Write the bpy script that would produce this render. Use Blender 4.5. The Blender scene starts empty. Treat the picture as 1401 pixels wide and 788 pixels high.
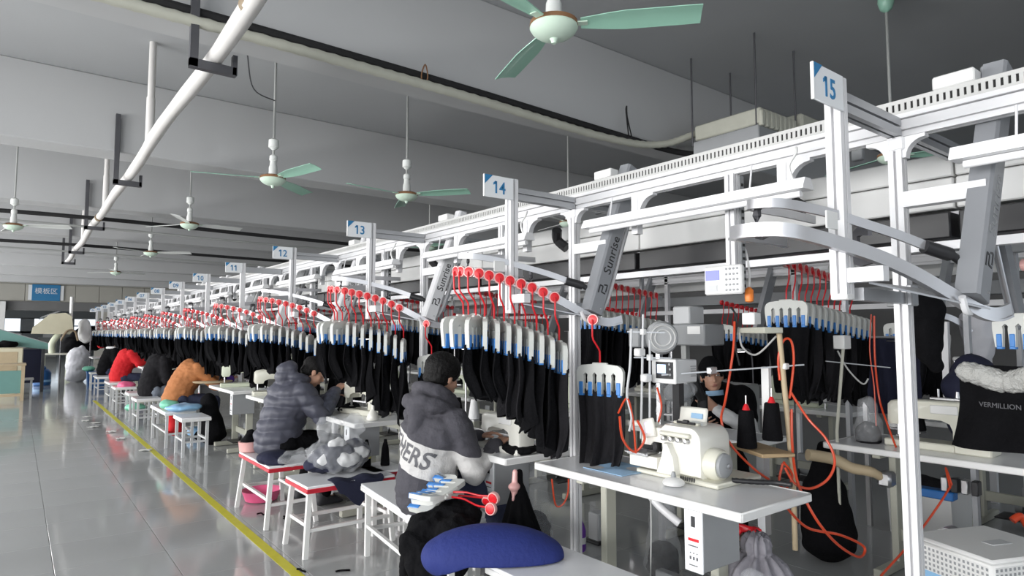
import bpy, math, random
from mathutils import Vector, Matrix, noise
from mathutils.bvhtree import BVHTree
R = math.radians
SC = bpy.context.scene
COL = SC.collection
random.seed(7)

# ---------------------------------------------------------------- camera, sky, daylight, exposure
F, YAW, PIT, H = 880.0, R(37.55), math.atan(62.5 / 880), 1.42
cam = bpy.data.cameras.new('camera')
cam.sensor_width = 36.0
cam.lens = F * 36.0 / 1401
cam.clip_start = 0.05
cam.clip_end = 300
camo = bpy.data.objects.new('camera', cam)
COL.objects.link(camo)
camo.location = (0, 0, H)
camo.rotation_euler = (math.pi / 2 + PIT, 0, -YAW)
SC.camera = camo

world = bpy.data.worlds.new('sky')
SC.world = world
world.use_nodes = True
bg = world.node_tree.nodes['Background']
bg.inputs[0].default_value = (0.80, 0.90, 1.0, 1)
bg.inputs[1].default_value = 1.0
VS = SC.view_settings
VS.view_transform = 'Standard'
VS.look = 'None'
VS.gamma = 1
VS.use_curve_mapping = False
VS.exposure = 0.64
SC.cycles.max_bounces = 7
SC.cycles.diffuse_bounces = 4
SC.cycles.glossy_bounces = 3
SC.cycles.transparent_max_bounces = 6
SC.cycles.transmission_bounces = 4
SC.cycles.caustics_reflective = False
SC.cycles.caustics_refractive = False
SC.cycles.sample_clamp_indirect = 6


def area(name, loc, rot, sx, sy, power, col=(1, 1, 1)):
    l = bpy.data.lights.new(name, 'AREA')
    l.shape = 'RECTANGLE'
    l.size, l.size_y, l.energy, l.color = sx, sy, power, col
    o = bpy.data.objects.new(name, l)
    COL.objects.link(o)
    o.location, o.rotation_euler = loc, rot
    return o


# daylight through the long window wall on the left and the windows behind
DAY = (1.0, 0.985, 0.97)
for k in range(8):
    area('window_daylight', (-6.9, -5 + 5.4 * k, 1.95), (0, R(-90), 0), 2.3, 4.4, 300, DAY)
area('window_daylight', (-2.0, -5.9, 2.0), (R(90), 0, 0), 6.0, 2.0, 16, DAY)
area('window_daylight', (7.0, -5.9, 2.0), (R(90), 0, 0), 6.0, 2.0, 8, DAY)


# ---------------------------------------------------------------- helpers
def at(u, v, x=None, y=None, z=None, d=None):
    """the point at a chosen real depth or plane on the sight line of a photo position"""
    fw = Vector((math.sin(YAW) * math.cos(PIT), math.cos(YAW) * math.cos(PIT), math.sin(PIT)))
    rt = Vector((math.cos(YAW), -math.sin(YAW), 0))
    up = rt.cross(fw)
    r = fw + rt * ((u - 700.5) / F) + up * ((394 - v) / F)
    if x is not None: t = x / r.x
    elif y is not None: t = y / r.y
    elif z is not None: t = (z - H) / r.z
    else: t = d
    return Vector((0, 0, H)) + r * t


def frame_of(p0, p1, up=(0, 0, 1)):
    w = (Vector(p1) - Vector(p0)).normalized()
    up = Vector(up)
    if abs(w.dot(up)) > 0.99 * up.length:
        up = Vector((0, 1, 0))
    u = up.cross(w).normalized()
    v = w.cross(u)
    return u, v, w


class MB:
    """collects shapes, then links them as ONE mesh object"""
    def __init__(s):
        s.v, s.f, s.m, s.mi = [], [], [], 0

    def add(s, vs, fs):
        o = len(s.v)
        s.v += [tuple(p) for p in vs]
        s.f += [[i + o for i in f] for f in fs]
        s.m += [s.mi] * len(fs)
        return s

    def box(s, c, d, rot=None):
        c = Vector(c)
        vs = []
        for x in (-.5, .5):
            for y in (-.5, .5):
                for z in (-.5, .5):
                    p = Vector((x * d[0], y * d[1], z * d[2]))
                    vs.append(c + (rot @ p if rot else p))
        return s.add(vs, [(0, 1, 3, 2), (4, 6, 7, 5), (0, 4, 5, 1), (2, 3, 7, 6), (0, 2, 6, 4), (1, 5, 7, 3)])

    def cbox(s, c, d, ch=0.004, rot=None):
        """box with chamfered edges"""
        c = Vector(c)
        h = [k / 2 for k in d]
        ch = min(ch, min(h) * .9)
        vs, ix = [], {}
        for sx in (-1, 1):
            for sy in (-1, 1):
                for sz in (-1, 1):
                    sg = (sx, sy, sz)
                    for a in range(3):
                        p = Vector([sg[k] * (h[k] if k == a else h[k] - ch) for k in range(3)])
                        ix[(sg, a)] = len(vs)
                        vs.append(c + (rot @ p if rot else p))
        fs = []
        for a in range(3):
            b, e = (a + 1) % 3, (a + 2) % 3
            for sa in (-1, 1):
                q = []
                for sb, se in ((-1, -1), (1, -1), (1, 1), (-1, 1)):
                    g = [0, 0, 0]; g[a], g[b], g[e] = sa, sb, se
                    q.append(ix[(tuple(g), a)])
                fs.append(q if sa > 0 else q[::-1])
            for sb in (-1, 1):
                for se in (-1, 1):
                    g0 = [0, 0, 0]; g1 = [0, 0, 0]
                    g0[a], g0[b], g0[e] = -1, sb, se
                    g1[a], g1[b], g1[e] = 1, sb, se
                    q = [ix[(tuple(g0), b)], ix[(tuple(g1), b)], ix[(tuple(g1), e)], ix[(tuple(g0), e)]]
                    fs.append(q if sb * se < 0 else q[::-1])
        for sx in (-1, 1):
            for sy in (-1, 1):
                for sz in (-1, 1):
                    g = (sx, sy, sz)
                    q = [ix[(g, 0)], ix[(g, 1)], ix[(g, 2)]]
                    fs.append(q if sx * sy * sz > 0 else q[::-1])
        return s.add(vs, fs)

    def prism(s, poly, p0, p1, up=(0, 0, 1)):
        """a 2-d outline swept from p0 to p1; outline axes are side and up"""
        u, v, w = frame_of(p0, p1, up)
        n = len(poly)
        vs = [Vector(p0) + u * a + v * b for a, b in poly] + [Vector(p1) + u * a + v * b for a, b in poly]
        ar = sum(poly[i][0] * poly[(i + 1) % n][1] - poly[(i + 1) % n][0] * poly[i][1] for i in range(n))
        fs = [(i, (i + 1) % n, (i + 1) % n + n, i + n) for i in range(n)] + [list(range(n))[::-1], list(range(n, 2 * n))]
        if ar < 0:
            fs = [list(f)[::-1] for f in fs]
        return s.add(vs, fs)

    def bar(s, p0, p1, w, h, up=(0, 0, 1)):
        return s.prism([(-w / 2, -h / 2), (w / 2, -h / 2), (w / 2, h / 2), (-w / 2, h / 2)], p0, p1, up)

    def extr(s, p0, p1, w, h=None, up=(0, 0, 1), gw=.009, gd=.015, n=1):
        """aluminium profile: a square bar with slots along its four faces"""
        h = h or w
        def side(a0, a1):
            L = a1 - a0
            out = []
            for k in range(n):
                c = a0 + L * (k + .5) / n
                g = gw / 2 if L > 0 else -gw / 2
                out += [(c - g, 0), (c - g, gd), (c + g, gd), (c + g, 0)]
            return out
        P = [(-w / 2, -h / 2)] + [(a, -h / 2 + b) for a, b in side(-w / 2, w / 2)]
        m = max(1, round(h / w * n)) if h > w * 1.4 else n
        def side2(a0, a1):
            L = a1 - a0
            out = []
            for k in range(m):
                c = a0 + L * (k + .5) / m
                g = gw / 2 if L > 0 else -gw / 2
                out += [(c - g, 0), (c - g, gd), (c + g, gd), (c + g, 0)]
            return out
        P += [(w / 2, -h / 2)] + [(w / 2 - b, a) for a, b in side2(-h / 2, h / 2)]
        P += [(w / 2, h / 2)] + [(a, h / 2 - b) for a, b in side(w / 2, -w / 2)]
        P += [(-w / 2, h / 2)] + [(-w / 2 + b, a) for a, b in side2(h / 2, -h / 2)]
        return s.prism(P, p0, p1, up)

    def cyl(s, p0, p1, r0, r1=None, n=12):
        r1 = r0 if r1 is None else r1
        u, v, w = frame_of(p0, p1)
        vs = []
        for p, r in ((p0, r0), (p1, r1)):
            for k in range(n):
                a = 2 * math.pi * k / n
                vs.append(Vector(p) + (u * math.cos(a) + v * math.sin(a)) * r)
        return s.add(vs, [(k, (k + 1) % n, (k + 1) % n + n, k + n) for k in range(n)] + [list(range(n))[::-1], list(range(n, 2 * n))])

    def tube(s, pts, r, n=8, smooth=0):
        pts = [Vector(p) for p in pts]
        if smooth:
            pts = spline(pts, smooth)
        rs = r if isinstance(r, (list, tuple)) else [r] * len(pts)
        if smooth and isinstance(r, (list, tuple)):
            rs = [r[min(len(r) - 1, k * len(r) // len(pts))] for k in range(len(pts))]
        vs, fs = [], []
        u = None
        for i, p in enumerate(pts):
            t = (pts[min(i + 1, len(pts) - 1)] - pts[max(i - 1, 0)]).normalized()
            if u is None:
                u = t.orthogonal().normalized()
            u = (u - t * u.dot(t))
            u = u.normalized() if u.length > 1e-6 else t.orthogonal().normalized()
            v = t.cross(u)
            for k in range(n):
                a = 2 * math.pi * k / n
                vs.append(p + (u * math.cos(a) + v * math.sin(a)) * rs[i])
        m = len(pts)
        for i in range(m - 1):
            for k in range(n):
                fs.append((i * n + k, i * n + (k + 1) % n, (i + 1) * n + (k + 1) % n, (i + 1) * n + k))
        fs += [list(range(n))[::-1], list(range((m - 1) * n, m * n))]
        return s.add(vs, fs)

    def sweep(s, pts, w, h, smooth=0, up=(0, 0, 1)):
        """rectangular section along a path, kept upright"""
        pts = [Vector(p) for p in pts]
        if smooth:
            pts = spline(pts, smooth)
        vs, fs = [], []
        for i, p in enumerate(pts):
            t = (pts[min(i + 1, len(pts) - 1)] - pts[max(i - 1, 0)]).normalized()
            u = Vector(up).cross(t)
            u = u.normalized() if u.length > 1e-5 else Vector((1, 0, 0))
            v = t.cross(u)
            for a, b in ((-1, -1), (1, -1), (1, 1), (-1, 1)):
                vs.append(p + u * (a * w / 2) + v * (b * h / 2))
        m = len(pts)
        for i in range(m - 1):
            for k in range(4):
                fs.append((i * 4 + k, i * 4 + (k + 1) % 4, (i + 1) * 4 + (k + 1) % 4, (i + 1) * 4 + k))
        fs += [(3, 2, 1, 0), tuple(range((m - 1) * 4, m * 4))]
        return s.add(vs, fs)

    def lathe(s, prof, c=(0, 0, 0), axis=(0, 0, 1), n=20):
        """profile of (radius, height) turned about an axis"""
        c = Vector(c)
        u, v, w = frame_of((0, 0, 0), axis)
        vs, fs = [], []
        for r, z in prof:
            for k in range(n):
                a = 2 * math.pi * k / n
                vs.append(c + (u * math.cos(a) + v * math.sin(a)) * max(r, 1e-4) + w * z)
        for i in range(len(prof) - 1):
            for k in range(n):
                fs.append((i * n + k, i * n + (k + 1) % n, (i + 1) * n + (k + 1) % n, (i + 1) * n + k))
        fs += [list(range(n))[::-1], list(range((len(prof) - 1) * n, len(prof) * n))]
        return s.add(vs, fs)

    def ell(s, c, r, rot=None, nu=14, nv=9):
        c = Vector(c)
        vs, fs = [], []
        vs.append(Vector((0, 0, -r[2])))
        for j in range(1, nv):
            b = math.pi * j / nv - math.pi / 2
            for k in range(nu):
                a = 2 * math.pi * k / nu
                vs.append(Vector((r[0] * math.cos(b) * math.cos(a), r[1] * math.cos(b) * math.sin(a), r[2] * math.sin(b))))
        vs.append(Vector((0, 0, r[2])))
        for k in range(nu):
            fs.append((0, 1 + (k + 1) % nu, 1 + k))
            fs.append((len(vs) - 1, 1 + (nv - 2) * nu + k, 1 + (nv - 2) * nu + (k + 1) % nu))
        for j in range(nv - 2):
            for k in range(nu):
                fs.append((1 + j * nu + k, 1 + j * nu + (k + 1) % nu, 1 + (j + 1) * nu + (k + 1) % nu, 1 + (j + 1) * nu + k))
        return s.add([c + (rot @ p if rot else p) for p in vs], fs)

    def cone2(s, a, b, ra, rb, n=12):
        """capsule with two radii"""
        a, b = Vector(a), Vector(b)
        L = (b - a).length
        prof = []
        for k in range(5):
            t = math.pi / 2 * k / 4
            prof.append((ra * math.sin(t), -ra * math.cos(t)))
        for k in range(5):
            t = math.pi / 2 * k / 4
            prof.append((rb * math.cos(t), L + rb * math.sin(t)))
        return s.lathe(prof, a, b - a if L > 1e-6 else (0, 0, 1), n)

    def grid(s, fn, nu, nv, thick=0.0):
        """a cloth-like sheet fn(u,v) -> point, closed with a small thickness"""
        P = [[Vector(fn(i / nu, j / nv)) for j in range(nv + 1)] for i in range(nu + 1)]
        N = []
        for i in range(nu + 1):
            row = []
            for j in range(nv + 1):
                du = P[min(i + 1, nu)][j] - P[max(i - 1, 0)][j]
                dv = P[i][min(j + 1, nv)] - P[i][max(j - 1, 0)]
                nn = du.cross(dv)
                row.append(nn.normalized() if nn.length > 1e-9 else Vector((0, 0, 1)))
            N.append(row)
        vs, fs = [], []
        W = nv + 1
        for sg in (.5, -.5):
            for i in range(nu + 1):
                for j in range(nv + 1):
                    vs.append(P[i][j] + N[i][j] * thick * sg)
        o = (nu + 1) * W
        for i in range(nu):
            for j in range(nv):
                a, b, c, d = i * W + j, (i + 1) * W + j, (i + 1) * W + j + 1, i * W + j + 1
                fs.append((a, b, c, d))
                fs.append((d + o, c + o, b + o, a + o))
        ring = [(i, 0) for i in range(nu + 1)] + [(nu, j) for j in range(1, nv + 1)] + [(i, nv) for i in range(nu - 1, -1, -1)] + [(0, j) for j in range(nv - 1, 0, -1)]
        for k in range(len(ring)):
            a = ring[k][0] * W + ring[k][1]
            b = ring[(k + 1) % len(ring)][0] * W + ring[(k + 1) % len(ring)][1]
            fs.append((b, a, a + o, b + o))
        return s.add(vs, fs)

    def mesh(s, name, mats, smooth=40):
        me = bpy.data.meshes.new(name)
        me.from_pydata(s.v, [], s.f)
        for m in (mats if isinstance(mats, (list, tuple)) else [mats]):
            me.materials.append(m)
        if any(s.m):
            me.polygons.foreach_set('material_index', s.m)
        if smooth:
            me.polygons.foreach_set('use_smooth', [True] * len(me.polygons))
            me.set_sharp_from_angle(angle=R(smooth))
        me.update()
        return me

    def build(s, name, mats, parent=None, smooth=40, world=False):
        if world and parent is not None:
            r = parent
            off = Vector((0, 0, 0))
            while r is not None:
                off += r.location
                r = r.parent
            s.v = [(a - off.x, b - off.y, c - off.z) for a, b, c in s.v]
        o = bpy.data.objects.new(name, s.mesh(name, mats, smooth))
        COL.objects.link(o)
        o.parent = parent
        return o


def spline(P, k):
    out = []
    n = len(P)
    for i in range(n - 1):
        p0, p1, p2, p3 = P[max(i - 1, 0)], P[i], P[i + 1], P[min(i + 2, n - 1)]
        for j in range(k):
            t = j / k
            out.append(0.5 * ((2 * p1) + (p2 - p0) * t + (2 * p0 - 5 * p1 + 4 * p2 - p3) * t * t + (3 * p1 - p0 - 3 * p2 + p3) * t ** 3))
    out.append(P[-1].copy())
    return out


def tag(o, label, cat, group=None, kind=None):
    o['label'] = label
    o['category'] = cat
    if group: o['group'] = group
    if kind: o['kind'] = kind
    return o


def thing(name, label, cat, loc=(0, 0, 0), rz=0, group=None):
    o = bpy.data.objects.new(name, None)
    o.empty_display_size = .05
    COL.objects.link(o)
    o.location = loc
    o.rotation_euler = (0, 0, rz)
    return tag(o, label, cat, group)


def struct(o):
    o['kind'] = 'structure'
    return o


def kids(root):
    return [o for o in KID.get(root.name, [])]


KID = {}


def note(root):
    """remember a finished thing's parts so that copies are quick to make"""
    for o in list(root.children):
        KID.setdefault(root.name, []).append(o)
        for c in o.children:
            KID.setdefault(o.name, []).append(c)
    return root


def dup(root, loc, rz=0, label=None, group=None):
    r = root.copy()
    COL.objects.link(r)
    r.location = loc
    r.rotation_euler = (0, 0, rz)
    if label: r['label'] = label
    if group: r['group'] = group
    for ch in kids(root):
        c = ch.copy(); COL.objects.link(c); c.parent = r
        for g in kids(ch):
            d = g.copy(); COL.objects.link(d); d.parent = c
    return r


MATS = {}


def M(name, col, rough=.5, metal=0.0, var=.08, scale=6.0, bump=0.0, bscale=40.0, alpha=1.0, trans=0.0, emit=0.0, coat=0.0, spec=.5):
    """procedural material: colour with a little noise, optional fine relief"""
    m = bpy.data.materials.new(name)
    m.use_nodes = True
    nt = m.node_tree
    b = nt.nodes['Principled BSDF']
    b.inputs['Roughness'].default_value = rough
    b.inputs['Metallic'].default_value = metal
    b.inputs['Specular IOR Level'].default_value = spec
    b.inputs['Coat Weight'].default_value = coat
    tc = nt.nodes.new('ShaderNodeTexCoord')
    if var:
        nz = nt.nodes.new('ShaderNodeTexNoise')
        nz.inputs['Scale'].default_value = scale
        nz.inputs['Detail'].default_value = 5
        nt.links.new(tc.outputs['Object'], nz.inputs['Vector'])
        mx = nt.nodes.new('ShaderNodeMix')
        mx.data_type = 'RGBA'
        mx.inputs[6].default_value = (*[max(0, c * (1 - var)) for c in col], 1)
        mx.inputs[7].default_value = (*[min(1, c * (1 + var)) for c in col], 1)
        nt.links.new(nz.outputs['Fac'], mx.inputs[0])
        nt.links.new(mx.outputs[2], b.inputs['Base Color'])
    else:
        b.inputs['Base Color'].default_value = (*col, 1)
    if bump:
        n2 = nt.nodes.new('ShaderNodeTexNoise')
        n2.inputs['Scale'].default_value = bscale
        n2.inputs['Detail'].default_value = 3
        nt.links.new(tc.outputs['Object'], n2.inputs['Vector'])
        bp = nt.nodes.new('ShaderNodeBump')
        bp.inputs['Strength'].default_value = bump
        bp.inputs['Distance'].default_value = .01
        nt.links.new(n2.outputs['Fac'], bp.inputs['Height'])
        nt.links.new(bp.outputs['Normal'], b.inputs['Normal'])
    if alpha < 1:
        b.inputs['Alpha'].default_value = alpha
    if trans:
        b.inputs['Transmission Weight'].default_value = trans
    if emit:
        b.inputs['Emission Color'].default_value = (*col, 1)
        b.inputs['Emission Strength'].default_value = emit
    MATS[name] = m
    return m


M('alu', (.70, .70, .715), .34, .0, .03, coat=.2)
M('arm_grey', (.30, .31, .33), .42, .3, .05)
M('alu_grey', (.42, .43, .45), .4, .5, .05)
M('rail_metal', (.55, .55, .57), .33, .75, .05)
M('steel', (.55, .55, .56), .3, .9, .05)
M('dark_steel', (.10, .10, .11), .5, .4, .15)
M('white_paint', (.76, .76, .75), .4, 0, .03)
M('duct_grey', (.50, .50, .49), .55, 0, .05)
M('slot_dark', (.02, .02, .02), .8, 0, 0)
M('sign_white', (.80, .82, .84), .35, 0, .02)
M('sign_blue', (.03, .20, .42), .4, 0, .03)
M('red_plastic', (.62, .012, .02), .35, 0, .08)
M('red_clear', (.75, .42, .40), .3, 0, .05)
M('hanger_white', (.62, .63, .60), .4, 0, .06, scale=20)
M('clip_blue', (.05, .22, .58), .4, 0, .08, scale=20)
M('black_cloth', (.0045, .0045, .0055), .9, 0, .35, 14, .5, 60, spec=.12)
M('charcoal_cloth', (.014, .0135, .0155), .9, 0, .3, 14, .5, 60, spec=.15)
M('table_white', (.80, .81, .83), .22, 0, .03, 3)
M('edge_white', (.78, .78, .77), .45, 0, .04)
M('beige_frame', (.47, .47, .40), .5, 0, .06)
M('grey_frame', (.34, .35, .34), .5, 0, .06)
M('machine_cream', (.66, .65, .56), .35, 0, .05, coat=.2)
M('machine_white', (.76, .75, .69), .32, 0, .04, coat=.3)
M('machine_green', (.60, .64, .50), .38, 0, .05)
M('black_plastic', (.018, .018, .02), .4, 0, .1)
M('grey_plastic', (.30, .31, .32), .5, 0, .06)
M('light_grey_plastic', (.55, .56, .57), .5, 0, .05)
M('fan_green', (.33, .60, .47), .38, 0, .07, coat=.2)
M('fan_pale', (.60, .74, .62), .38, 0, .05)
M('fan_white', (.70, .72, .70), .4, 0, .05)
M('rust', (.22, .11, .05), .7, 0, .3, 12)
M('orange_hose', (.60, .065, .022), .3, 0, .06)
M('grey_hose', (.45, .45, .44), .5, 0, .05)
M('pipe_white', (.72, .70, .68), .5, 0, .07, 5)
M('cable_black', (.012, .012, .013), .7, 0, .1)
M('conduit_pale', (.50, .50, .43), .6, 0, .12, 9)
M('concrete', (.46, .47, .48), .85, 0, .05, 1.2)
M('beam_paint', (.50, .505, .51), .85, 0, .05, 1.0)
M('far_wall_paint', (.42, .41, .37), .8, 0, .06, 2)
M('far_wall_dark', (.17, .17, .17), .8, 0, .1, 2)
M('wall_paint', (.46, .46, .45), .8, 0, .05, 1)
M('bag_white', (.62, .62, .66), .6, 0, .08, 4, .4, 12)
M('clear_plastic', (.80, .82, .85), .12, 0, .05, 8, .6, 18, alpha=.20)
M('navy_cloth', (.009, .011, .034), .85, 0, .15, 12, .3, 40)
M('blue_cloth', (.012, .024, .16), .8, 0, .12, 10, .35, 60)
M('red_edge', (.50, .012, .03), .4, 0, .06)
M('skin', (.52, .29, .20), .5, 0, .06, 20)
M('lips', (.42, .17, .14), .5, 0, .05)
M('eye_white', (.7, .68, .66), .3, 0, 0)
M('hair', (.006, .0055, .0055), .6, 0, .2, 60, .5, 120, spec=.2)
M('hoodie_grey', (.062, .060, .072), .9, 0, .12, 30, .35, 90)
M('hoodie_white', (.58, .57, .56), .9, 0, .05, 30, .3, 90)
M('letter_grey', (.12, .12, .13), .8, 0, .05)
M('puffer_grey', (.064, .066, .090), .55, 0, .15, 14, .3, 30)
M('puffer_print', (.05, .055, .08), .6, 0, .9, 30, .3, 40)
M('jeans_blue', (.035, .042, .085), .85, 0, .15, 18, .3, 60)
M('light_jeans', (.22, .25, .30), .85, 0, .2, 12, .3, 60)
M('orange_cloth', (.44, .17, .06), .85, 0, .1, 12, .35, 40)
M('purple_cloth', (.09, .03, .30), .8, 0, .1)
M('red_cloth', (.55, .006, .012), .85, 0, .1, 12, .3, 40)
M('white_cloth', (.70, .70, .70), .85, 0, .06, 8, .4, 30)
M('shoe', (.03, .03, .035), .6, 0, .2)
M('blue_plastic', (.015, .11, .33), .4, 0, .08)
M('sky_plastic', (.30, .55, .82), .35, 0, .06)
M('teal_paint', (.16, .33, .30), .5, 0, .08)
M('mint_plastic', (.22, .62, .44), .45, 0, .08)
M('pink_plastic', (.75, .12, .26), .4, 0, .08)
M('wood_beige', (.50, .40, .26), .6, 0, .15, 7)
M('cream_panel', (.66, .62, .46), .5, 0, .06)
M('mdf_brown', (.25, .19, .12), .6, 0, .12, 14)
M('purple_plastic', (.18, .05, .42), .35, 0, .06)
M('grey_bag', (.27, .26, .29), .8, 0, .08, 10, .3, 50)
M('mask_blue', (.30, .48, .68), .7, 0, .05)
M('lcd_blue', (.11, .12, .85), .4, 0, .0, emit=1.1)
M('lcd_pale', (.55, .68, .95), .4, 0, .0, emit=.9)
M('lamp_on', (1.0, .98, 1.0), .4, 0, 0, emit=4.0)
M('led_violet', (.55, .45, 1.0), .4, 0, 0, emit=1.6)
M('lamp_white', (.85, .85, .86), .35, 0, .02)
M('orange_plastic', (.80, .22, .03), .4, 0, .06)
M('yellow_line', (.60, .56, .03), .45, 0, .14, 12)
M('grout', (.10, .10, .10), .7, 0, .1)
M('scrap', (.75, .75, .73), .8, 0, .1)
M('fleece', (.50, .50, .48), .95, 0, .15, 40, 1.0, 120)
M('kraft', (.42, .30, .17), .7, 0, .1)


def floor_mat():
    m = M('floor_tile', (.42, .43, .43), .14, 0, .06, .9, coat=0)
    nt = m.node_tree
    b = nt.nodes['Principled BSDF']
    tc = nt.nodes.new('ShaderNodeTexCoord')
    n = nt.nodes.new('ShaderNodeTexNoise')
    n.inputs['Scale'].default_value = 2.2
    n.inputs['Detail'].default_value = 8
    nt.links.new(tc.outputs['Object'], n.inputs['Vector'])
    mr = nt.nodes.new('ShaderNodeMapRange')
    mr.inputs['To Min'].default_value = .03
    mr.inputs['To Max'].default_value = .15
    b.inputs['Specular IOR Level'].default_value = .65
    nt.links.new(n.outputs['Fac'], mr.inputs['Value'])
    nt.links.new(mr.outputs['Result'], b.inputs['Roughness'])
    return m


floor_mat()


def text_mesh(txt, size, depth=.001, align='CENTER', sx=1.0, bold=0.0):
    c = bpy.data.curves.new('lettering', 'FONT')
    c.body = txt
    c.size = size
    c.extrude = depth
    c.offset = bold
    c.align_x = align
    c.align_y = 'CENTER'
    c.resolution_u = 3
    o = bpy.data.objects.new('lettering', c)
    COL.objects.link(o)
    dg = bpy.context.evaluated_depsgraph_get()
    me = bpy.data.meshes.new_from_object(o.evaluated_get(dg))
    bpy.data.objects.remove(o)
    bpy.data.curves.remove(c)
    if sx != 1:
        for v in me.vertices: v.co.x *= sx
    return me


def lettering(name, txt, size, mat, parent, origin, right, up, depth=.001, sx=1.0, bold=0.0):
    """flat lettering at origin, reading along right"""
    me = text_mesh(txt, size, depth, sx=sx, bold=bold)
    r, u = Vector(right).normalized(), Vector(up).normalized()
    n = r.cross(u)
    for v in me.vertices:
        p = v.co.copy()
        v.co = Vector(origin) + r * p.x + u * p.y + n * p.z
    me.materials.clear()
    me.materials.append(mat)
    o = bpy.data.objects.new(name, me)
    COL.objects.link(o)
    o.parent = parent
    return o

# ---------------------------------------------------------------- the hall
XL, XR, YB, YF, ZC, ZS = -6.0, 16.0, -5.5, 38.0, 4.5, 3.6
TX0, TX1, TY0, TY1 = -0.36, 5.04, 0.61, 12.61
b = MB()
for x0, x1, y0, y1 in ((XL, TX0, YB, YF), (TX1, XR, YB, YF), (TX0, TX1, YB, TY0), (TX0, TX1, TY1, YF)):
    b.box(((x0 + x1) / 2, (y0 + y1) / 2, -.05), (x1 - x0, y1 - y0, .1))
b.mi = 1
b.box(((TX0 + TX1) / 2, (TY0 + TY1) / 2, -.055), (TX1 - TX0, TY1 - TY0, .1))
floor = struct(b.build('floor', [MATS['floor_tile'], MATS['grout']], smooth=0))
tile_me = MB().cbox((0, 0, -.006), (.597, .597, .012), .0015).mesh('floor_tile', MATS['floor_tile'], 0)
for i in range(9):
    for j in range(20):
        o = bpy.data.objects.new('floor_tile', tile_me)
        COL.objects.link(o)
        o.location = (TX0 + .6 * i + .3, TY0 + .6 * j + .3, 0)
        o.parent = floor
b = MB()
b.box((1.375, 8.6, .0006), (.065, 15.6, .0012))
b.build('yellow_floor_line', MATS['yellow_line'], floor, 0)

struct(MB().box(((XL + XR) / 2, (YB + YF + 20) / 2, ZC + .1), (XR - XL, YF + 20 - YB, .2)).build('ceiling', MATS['concrete'], None, 0))
for k in range(-2, 8):
    y = 4.945 + 4.2 * k
    struct(MB().cbox(((XL + XR) / 2, y, (ZC + ZS) / 2), (XR - XL, .45, ZC - ZS), .012).build('trim_%d' % (k + 3), MATS['beam_paint'], None, 0))
b = MB()
b.box((XL - .12, (YB + YF) / 2, .4), (.24, YF - YB, .8))
b.box((XL - .12, (YB + YF) / 2, 3.8), (.24, YF - YB, 1.4))
for k in range(9):
    b.box((XL - .12, -7.7 + 5.4 * k, 1.95), (.24, 1.0, 2.3))
struct(b.build('wall_left', MATS['wall_paint'], None, 0))
struct(MB().box((XR + .1, (YB + YF) / 2, ZC / 2), (.2, YF - YB, ZC)).build('wall_right', MATS['far_wall_dark'], None, 0))
b = MB()
b.box(((XL + XR) / 2, YB - .6, .4), (XR - XL, .2, .8))
b.box(((XL + XR) / 2, YB - .6, 3.9), (XR - XL, .2, 1.4))
b.box((XL + .5, YB - .6, 2), (1.0, .2, 2.4))
b.box((2.5, YB - .6, 2), (3.0, .2, 2.4))
b.box((13, YB - .6, 2), (6, .2, 2.4))
struct(b.build('wall_back', MATS['wall_paint'], None, 0))

# far end: a panelled lintel over a wide opening into the next hall
b = MB()
b.box((9.6, YF + .1, 1.45), (13.0, .2, 2.9))
b.box((5, YF + .12, 3.70), (22.4, .2, 1.6))
b.mi = 1
b.box((5, YF - .02, 2.72), (22.2, .3, .42))
far_wall = struct(b.build('wall_front', [MATS['far_wall_paint'], MATS['far_wall_dark']], None, 0))
pan = MB().cbox((0, 0, 0), (.97, .05, .80), .012).mesh('lintel_panel', MATS['far_wall_paint'], 0)
for k in range(14):
    o = bpy.data.objects.new('lintel_panel', pan); COL.objects.link(o)
    o.location = (-3.2 + k * .985, YF - .03, 3.36); o.parent = far_wall
# the hall beyond
struct(MB().box((0, YF + 10.1, -.05), (20, 20, .1)).build('floor_beyond', MATS['floor_tile'], None, 0))
b = MB()
b.box((0, YF + 20, 0.8), (20, .2, 1.6)); b.box((0, YF + 20, 3.55), (20, .2, 2.1))
for k in range(8):
    b.box((-9 + 2.4 * k, YF + 20, 2.0), (.8, .2, 1.1))
b.box((-10, YF + 10, 2.2), (.2, 20, 4.5)); b.box((10, YF + 10, 2.2), (.2, 20, 4.5))
struct(b.build('wall_beyond', MATS['wall_paint'], None, 0))
for k in range(3):
    struct(MB().box((0, YF + 4 + 5 * k, 3.75), (20, .4, 1.4)).build('trim_beyond_%d' % (k + 1), MATS['beam_paint'], None, 0))

# blue hanging sign on the lintel
t = thing('hanging_sign', 'small blue sign with three pale characters on the far panelled lintel', 'sign', (1.05, YF - .12, 3.25))
MB().cbox((0, 0, .12), (1.10, .05, .78), .01).build('sign_board', MATS['sign_blue'], t)
for x in (-.62, .62):
    MB().box((x, .02, .12), (.14, .04, .72)).build('sign_border', MATS['sign_white'], t)
lettering('characters', '模板区', .30, MATS['sign_white'], t, (0, -.03, .18), (1, 0, 0), (0, 0, 1), .004)

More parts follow.
